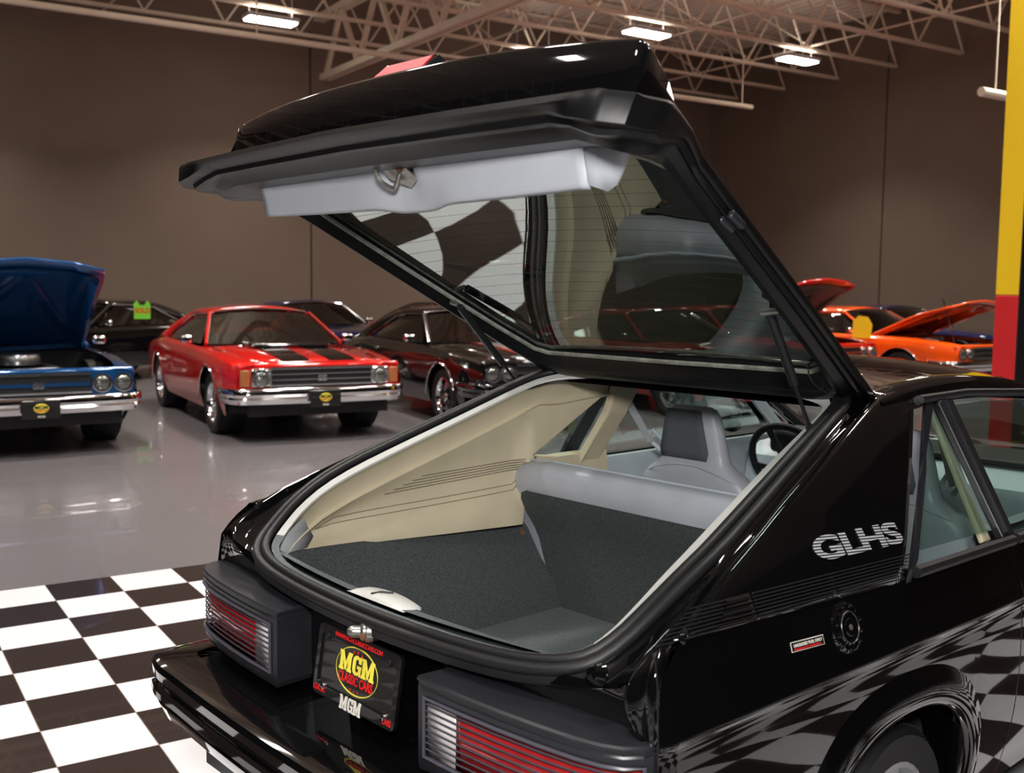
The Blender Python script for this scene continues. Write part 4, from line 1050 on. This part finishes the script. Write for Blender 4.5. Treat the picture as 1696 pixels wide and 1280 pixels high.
for r, k in ((rows[0], .82), (rows[-1], .82), (rows[1], .95), (rows[-2], .95)):
    c_ = sum((p for p in r), V()) / len(r)
    for i, p in enumerate(r): r[i] = V((p.x, c_.y + (p.y - c_.y) * (k * .8 + .1), p.z if p.z < .5 else .46 + (p.z - .46) * (.96 + .04 * k)))
m = MB().grid(rows, cv=True); m.add(rows[0], [tuple(range(12))]); m.add(rows[-1], [tuple(range(12))[::-1]])
sb = obj('seat_back', m, 'vinyl', seatp, ang=50)
obj('seat_piping', MB().tube([V((x, 1.035, seat_sec(x)[6].z + .001)) for x in frange(-.60, .60, 20)], .0035, 6), 'vinyl_blue', sb)
# carpet panel on the back of the seat
def backp(x, z, o_=.012):
    y = interp([(.46, 1.10), (.70, 1.045), (.80, .995), (.86, .975)], z); return V((x, y - o_, z))
cl = [(-.50, .46), (-.505, .58), (-.515, .66), (-.515, .72), (-.535, .78), (-.545, .815), (-.53, .835), (-.50, .842), (-.2, .848), (.2, .848), (.50, .842), (.53, .83), (.54, .79), (.52, .70), (.50, .58), (.49, .46)]
rows = []
for z in [.455, .50, .56, .62, .68, .72, .76, .79, .815, .832, .843]:
    xl = interp([(.46, -.49), (.60, -.505), (.70, -.515), (.78, -.535), (.81, -.54), (.832, -.53), (.843, -.50)], z)
    rows.append([backp(xl, z, -.002)] + [backp(xl + .008 + (-2 * xl - .016) * k / 12, z, .008) for k in range(13)] + [backp(-xl, z, -.002)])
obj('seat_carpet', MB().grid(rows), 'carpet', seatp)
for z in (.735, .685):
    obj('seat_clip', MB().lathe([(0, .01), (.008, .009), (.011, .003), (.012, 0)], (-.575, 1.03 - (z - .69) * .3, z), (-.2, -1, 0), 12), 'rust', seatp)
obj('seat_cushion', MB().box((0, 1.38, .44), (1.15, .45, .16)), 'vinyl', seatp, bevel=.05, seg=3)
# ---- front seats
def front_seat(x0):
    t = empty('front_seat', (x0, 1.70, 0), parent=CR)
    def ring(z, w, th, cy):
        n = 20; out = []
        for k in range(n):
            a = 2 * PI * k / n; ca, sa = math.cos(a), math.sin(a)
            out.append(V((w * math.copysign(abs(ca) ** .45, ca), cy + th * math.copysign(abs(sa) ** .6, sa), z)))
        return out
    sec = [(.42, .20, .07, .09), (.55, .235, .075, .05), (.68, .25, .075, .015), (.77, .245, .07, -.005), (.815, .225, .062, -.018), (.845, .195, .055, -.025), (.865, .165, .048, -.03), (.885, .142, .042, -.033), (.92, .132, .038, -.037), (1.0, .118, .035, -.047), (1.045, .108, .032, -.052), (1.068, .095, .026, -.055), (1.078, .075, .014, -.056)]
    m = MB().grid([ring(*s_) for s_ in sec], cv=True); m.add(ring(*sec[-1]), [tuple(range(20))])
    sb = obj('backrest', m, 'vinyl', t, ang=60)
    rows = []
    for z, w, th, cy in [(.893, .105, .042, -.034), (.92, .112, .038, -.037), (1.0, .095, .035, -.047), (1.045, .085, .032, -.052), (1.066, .078, .026, -.055)]:
        rows.append([V((x + (-.012), cy - th * 1.04 - .001, z)) for x in frange(-w, w * .85, 6)])
    obj('headrest_cloth', MB().grid(rows), 'seat_cloth', sb, solid=.004)
    m = MB().tube([V((x, -.03 - .055 * (1 - (abs(x) / .22) ** 6), .875 - .05 * (abs(x) / .2) ** 2 + .0)) for x in frange(-.19, .19, 16)], .0025, 6); obj('seat_seam', m, 'vinyl_blue', sb)
    obj('seat_base', MB().box((0, .28, .38), (.5, .52, .16)), 'vinyl', t, bevel=.05, seg=3)
    # belt guide arm
    sd = -1 if x0 < 0 else 1
    obj('belt_guide', MB().tube([(sd * .14, -.03, .93), (sd * .175, -.06, .975), (sd * .205, -.05, .94), (sd * .17, -.02, .90)], .008, 6), 'vinyl_blue', t)
    return t
front_seat(-.37); front_seat(.37)
for s in (-1, 1):
    obj('seat_belt', MB().prism([(s * .575, 1.46, 1.15), (s * .575, 1.50, 1.15), (s * .555, 1.66, .93), (s * .555, 1.62, .93)], (s * -.002, 0, 0)), 'grey_trim', CR, smooth=False)
# ---- dashboard and steering wheel
rows = [[V((x, 2.42, .60)), V((x, 2.40, .70)), V((x, 2.43, .80)), V((x, 2.50, .845)), V((x, 2.70, .86)), V((x, 2.9, .86))] for x in frange(-.68, .68, 8)]
dash = obj('dashboard', MB().grid(rows), 'vinyl_blue', CR)
obj('dash_top', MB().box((0, 2.72, .872), (1.34, .34, .02)), 'black_plastic', dash, bevel=.008)
obj('instrument_hood', MB().box((-.36, 2.50, .87), (.42, .2, .10)), 'black_plastic', dash, bevel=.025, seg=3)
sw = empty('steering_wheel', (-.36, 2.27, .80), parent=CR)
tilt = Matrix.Rotation(math.radians(-62), 3, 'X')
ringp = [tilt @ V((.185 * math.cos(a), .185 * math.sin(a), 0)) for a in [2 * PI * k / 40 for k in range(40)]]
obj('rim', MB().tube(ringp, .014, 10, True), 'black_rubber', sw)
m = MB()
for a in (0.1, PI - .1, 1.5 * PI - .4, 1.5 * PI + .4): m.tube([tilt @ V((.04 * math.cos(a), .04 * math.sin(a), -.02)), tilt @ V((.18 * math.cos(a), .18 * math.sin(a), 0))], .013, 8)
obj('spokes', m, 'black_plastic', sw)
obj('hub', MB().lathe([(0, .01), (.05, .01), (.06, 0), (.05, -.04)], (0, 0, 0), tuple(tilt @ V((0, 0, 1))), 20), 'black_plastic', sw)
obj('column', MB().tube([(0, .03, -.02), (0, .3, -.12)], .04, 12), 'black_plastic', sw)
# headliner
obj('headliner', MB().grid([[roofp(t_ * .97, y) - V((0, 0, .035)) for t_ in frange(-1, 1, 12)] for y in frange(1.2, 2.2, 6)]), 'grey_trim', CR)

# ------------------------------------------------------------------ the raised hatch
HT = empty('hatch', (0, 1.17, 1.215), parent=CR)
AL = math.radians(29)
def HB(u): return interp([(0, 0), (1.0, 0), (1.1, .008), (1.2, .035), (1.28, .078), (1.33, .092), (1.4, .10)], u)
def hp_(x, u, w=0): return V((x, -math.cos(AL) * u - math.sin(AL) * w, math.sin(AL) * u - math.cos(AL) * w))
HO = [(0, -.015), (.50, -.015), (.560, .01), (.60, .30), (.622, .46), (.655, .74), (.69, 1.01), (.735, 1.12), (.785, 1.235), (.782, 1.30), (.735, 1.335), (.40, 1.348), (0, 1.358)]
HI = [(0, .145), (.46, .150), (.500, .175), (.535, .32), (.558, .46), (.592, .70), (.622, .94), (.622, 1.02), (.60, 1.06), (.575, 1.082), (.53, 1.09), (.35, 1.095), (0, 1.098)]
def corr(nseg=(8, 3, 6, 5, 6, 6, 5, 4, 4, 4, 6, 8)):
    a, b_ = [], []
    for i in range(12):
        for k in range(nseg[i]):
            f = k / nseg[i]; a.append(V((*HO[i], 0)).lerp(V((*HO[i + 1], 0)), f)); b_.append(V((*HI[i], 0)).lerp(V((*HI[i + 1], 0)), f))
    a.append(V((*HO[-1], 0))); b_.append(V((*HI[-1], 0))); return a, b_
ho, hi = corr()
def cross(profile):
    """profile: list of (f, w, bend factor) between the outer edge f=0 and the glass edge f=1"""
    half = []
    for a, b_ in zip(ho, hi):
        row = []
        for f, w in profile:
            p = a.lerp(b_, f)
            ex = .034 * smooth01((abs(p.x) - .60) / .12) * smooth01((p.y - 1.10) / .10) if w > .01 else 0
            row.append(hp_(p.x, p.y, w + HB(p.y) + ex))
        half.append(row)
    lft = [[V((-p.x, p.y, p.z)) for p in r] for r in half[::-1]]
    return lft[:-1] + half[:-1]
outer = [(1.0, .006), (1.0, -.012), (.9, -.016), (.3, -.018), (.06, -.014), (0.0, -.006), (.0, .008), (.05, .012), (.16, .012), (.19, .022), (.24, .024), (.28, .018), (.34, .026), (.42, .044), (.62, .046), (.72, .036), (.78, .020), (1.0, .006)]
obj('hatch_frame', MB().grid(cross(outer), cu=True), 'black_semi', HT, ang=40)
# grey sealing bead along the glass
half = [hp_(b_.x * 1.012, b_.y, .012 + HB(b_.y)) for b_ in hi]
bead = [V((-p.x, p.y, p.z)) for p in half[::-1]][:-1] + half[:-1]
obj('glass_bead', MB().tube(bead, .007, 6, True), mat('bead_grey', rgb(120, 120, 112), .6, noise=(40, .3)), HT)
# glass, built in its own frame so that the heating wires run across it
gl_rows = []
def gx(u):
    return interp([(.14, .50), (.175, .515), (.32, .545), (.46, .568), (.70, .602), (.94, .632), (1.02, .632), (1.09, .60)], u)
for u in frange(.13, 1.105, 12):
    gl_rows.append([(gx(u) * t_, u, .004 + HB(u) * .6 - .034 * (1 - t_ * t_) * math.sin(PI * min(1, max(0, (u - .1) / 1.0))) ** .6) for t_ in frange(-1, 1, 16)])
gm2 = MB().grid(gl_rows)
go = obj('hatch_glass', gm2, 'tinted_hatch_glass', HT, ang=80)
go.matrix_local = Matrix(((1, 0, 0, 0), (0, -math.cos(AL), -math.sin(AL), 0), (0, math.sin(AL), -math.cos(AL), 0), (0, 0, 0, 1)))
# inner closing panel
rows = []
for x in frange(-.575, .570, 46):
    ax = abs(x); e = max(0, (ax - .50) / .075)
    bmp = math.exp(-((x - .03) / .10) ** 4); nt_ = 1 if (-.055 < x < .075) else 0
    ut = 1.222 - .02 * (x / .57) ** 2 * 0; r = []
    ut2 = ut - (.055 * (1 if -.04 < x < .07 else 0))
    ub = 1.130 + .012 * (ax / .57) ** 2 - .02 * bmp
    w0, w1 = .038, .122
    r = [hp_(x, ut2 + (ub - ut2) * f, (w0 + (.02 if ut2 < ut else 0)) + (w1 - w0 - (.02 if ut2 < ut else 0)) * f + .006 * bmp * math.sin(PI * f)) for f in (0, .25, .5, .72, .86)] + [hp_(x, ub + .004, .120), hp_(x, ub - .002, .125), hp_(x, ub - .012, .127)]
    rows.append(r)
tp_ = obj('closing_panel', MB().grid(rows), 'panel_grey', HT, solid=.003, ang=50)
m = MB().grid([[hp_(.562, 1.218, .042), hp_(.563, 1.178, .083), hp_(.562, 1.140, .122)], [hp_(.580, 1.182, .046), hp_(.582, 1.148, .080), hp_(.574, 1.120, .118)], [hp_(.600, 1.155, .048), hp_(.595, 1.125, .074), hp_(.580, 1.098, .112)], [hp_(.640, 1.156, .048), hp_(.618, 1.122, .066), hp_(.590, 1.095, .098)], [hp_(.642, 1.145, .051), hp_(.622, 1.118, .066), hp_(.592, 1.092, .096)]])
obj('panel_end', m, 'panel_grey', tp_, solid=.003, ang=60)
for x in (-.40, .315):
    obj('panel_screw', MB().lathe([(0, .006), (.005, .005), (.009, .002), (.011, 0)], hp_(x, 1.175, .052), tuple(hp_(0, .45, 1).normalized()), 14), 'chrome', tp_)
# striker loop on its bracket
lx = .012
m = MB().prism([hp_(lx - .055, 1.238, .055), hp_(lx + .030, 1.238, .055), hp_(lx + .062, 1.165, .088), hp_(lx + .030, 1.150, .094), hp_(lx - .020, 1.178, .086)], tuple(hp_(0, 0, 1) * .003))
sk = obj('latch_bracket', m, 'dull_metal', HT, smooth=False)
for dx, uu, ww in ((-.030, 1.212, .068), (.028, 1.195, .078)): obj('bracket_bolt', MB().lathe([(0, .007), (.007, .006), (.008, 0)], hp_(lx + dx, uu, ww), tuple(hp_(0, 0, 1)), 8), 'rust', sk)
m = MB().tube(chaikin([hp_(lx - .012, 1.228, .062), hp_(lx - .030, 1.218, .085), hp_(lx - .030, 1.195, .104), hp_(lx - .004, 1.170, .112), hp_(lx + .008, 1.172, .108), hp_(lx + .020, 1.185, .082)], 2), .005, 8)
obj('striker_loop', m, 'dull_metal', sk)
# bolts along the lip and bump rubber on the rail
m = MB()
for x in (-.62, -.36, -.12, .14, .42): m.lathe([(0, .004), (.005, .003), (.006, 0)], hp_(x, 1.285, .094), tuple(hp_(0, .3, 1).normalized()), 8)
obj('lip_bolt', m, 'black_rubber', HT)
obj('rail_bumper', MB().box(hp_(.640, .845, .024), (.03, .05, .022), Matrix.Rotation(-AL, 3, 'X')), 'bezel_grey', HT, bevel=.006)
obj('rail_bumper', MB().box(hp_(.668, .845, .018), (.014, .05, .018), Matrix.Rotation(-AL, 3, 'X')), 'bezel_grey', HT, bevel=.005)
obj('rail_bumper', MB().box(hp_(-.645, .80, .022), (.03, .05, .02), Matrix.Rotation(-AL, 3, 'X')), 'bezel_grey', HT, bevel=.006)
# spoiler
sec = []
def sp_sec(X, ax, base=0.0, shr=0.0):
    sg_ = 1 if X > 0 else -1
    ur = 1.308 - .042 * ax ** 2.5 - shr; hgt = .080 + .010 * (1 - ax ** 2) - shr
    pts = [(1.02, -.014), (1.12, -.030), (ur - .08, -hgt + .008), (ur - .026, -hgt - .001), (ur - .010, -hgt), (ur - .002, -hgt + .005), (ur - .001, -hgt + .012), (ur - .014, -.025), (ur - .036, .030)]
    out = []
    for u, w in pts:
        bw = max(w, HB(u) - .010) if u > 1.1 else -.012
        x = X - sg_ * (.034 * (1.29 - u) / .27 if ax > .9 else .034 * (1.29 - u) / .27 * ax)
        out.append(hp_(x, u, w + (bw - w) * base))
    return out
for x in frange(-1, 1, 36):
    sec.append(sp_sec(.684 * x, abs(x)))
EC = [(.694, 0, .0025), (.702, 0, .008), (.708, 0, .017), (.712, .5, .02), (.716, 1, .022)]
sec = [sp_sec(-a, 1, b_, c_) for a, b_, c_ in EC[::-1]] + sec + [sp_sec(a + .006, 1, b_, c_) for a, b_, c_ in EC]
obj('spoiler', MB().grid(sec), 'black_paint', HT, ang=50)
# high brake light
m = MB().prism([hp_(-.085, 1.288, -.080), hp_(.105, 1.288, -.080), hp_(.125, 1.272, -.142), hp_(-.055, 1.272, -.142)], tuple(hp_(0, -.05, 0)))
bl = obj('high_brake_light', m, 'black_satin', HT, smooth=False)
m = MB().prism([hp_(-.080, 1.2895, -.081), hp_(.100, 1.2895, -.081), hp_(.112, 1.2755, -.139), hp_(-.052, 1.2755, -.139)], tuple(hp_(0, .003, 0)))
obj('brake_lens', m, 'brake_red', bl, smooth=False)
m = MB().tube([hp_(-.085, 1.290, -.080), hp_(-.055, 1.274, -.142), hp_(.120, 1.274, -.142), hp_(.105, 1.290, -.080)], .002, 6); obj('lens_edge', m, 'chrome', bl)
# wiper on the outside of the glass
m = MB().tube([hp_(-.01, .565, -.05), hp_(-.10, .570, -.045), hp_(-.17, .575, -.038)], .006, 6); wp = obj('rear_wiper', m, 'black_satin', HT)
obj('wiper_blade', MB().grid([[hp_(x, .56 + (.06 + x * .0) * max(0, (-.17 - x) / .3) - dw, -.030 - .004) for dw in (0, .014 + .030 * max(0, math.sin(PI * (-.16 - x) / .36)))] for x in frange(-.50, -.16, 12)]), 'black_satin', wp, solid=.006)
obj('wiper_cap', MB().lathe([(0, .03), (.014, .028), (.018, 0)], hp_(0, .565, -.035), tuple(hp_(0, 0, -1)), 16), 'black_satin', wp)
# ---- gas struts and the heater wire
def strut(a, b_, nm):
    a, b_ = V(a), V(b_); d = b_ - a; t = empty('gas_strut', tuple(a), parent=CR); r = V((0, 0, 0))
    o = obj('cylinder', MB().tube([r, d * .02, d * .025, d * .60, d * .605], [.006, .007, .0115, .0115, .008], 12), 'black_satin', t)
    obj('rod', MB().tube([d * .60, d * .985], .0045, 8), 'black_satin', t)
    obj('ball_joint', MB().lathe([(0, -.012), (.008, -.010), (.011, 0), (.008, .010), (0, .012)], d * .99, tuple(d.normalized()), 12), 'black_satin', t)
    obj('ball_stud', MB().tube([r + V((-.02 if a.x > 0 else .0, 0, 0)), r + V((.035 if a.x > 0 else -.03, 0, .006))], .008, 8), 'dull_metal', t)
    return t
strut((-.54, .727, 1.426), (-.598, 1.08, 1.116), 'l'); strut((.525, .755, 1.425), (.535, .925, 1.150), 'r')
m = MB()
for c_ in ((.57, .745, 1.455), (.56, .72, 1.47)): m.lathe([(0, .02), (.012, .018), (.016, 0), (.012, -.015)], c_, (.3, -.6, -.7), 12)
m.tube([(.545, .70, 1.47), (.57, .745, 1.45), (.60, .80, 1.435)], .011, 8); m.box((.572, .74, 1.452), (.045, .05, .03)); obj('strut_bracket', m, 'black_satin', CR, bevel=.003)
m = MB().tube(chaikin([(.46, 1.02, 1.30), (.465, 1.03, 1.25), (.50, 1.07, 1.22), (.52, 1.10, 1.19), (.525, 1.06, 1.16)], 2), .002, 6); m.tube(chaikin([(-.56, 1.05, 1.29), (-.57, 1.08, 1.24), (-.585, 1.13, 1.225), (-.58, 1.15, 1.2)], 2), .002, 6)
obj('heater_wire', m, 'black_rubber', CR)
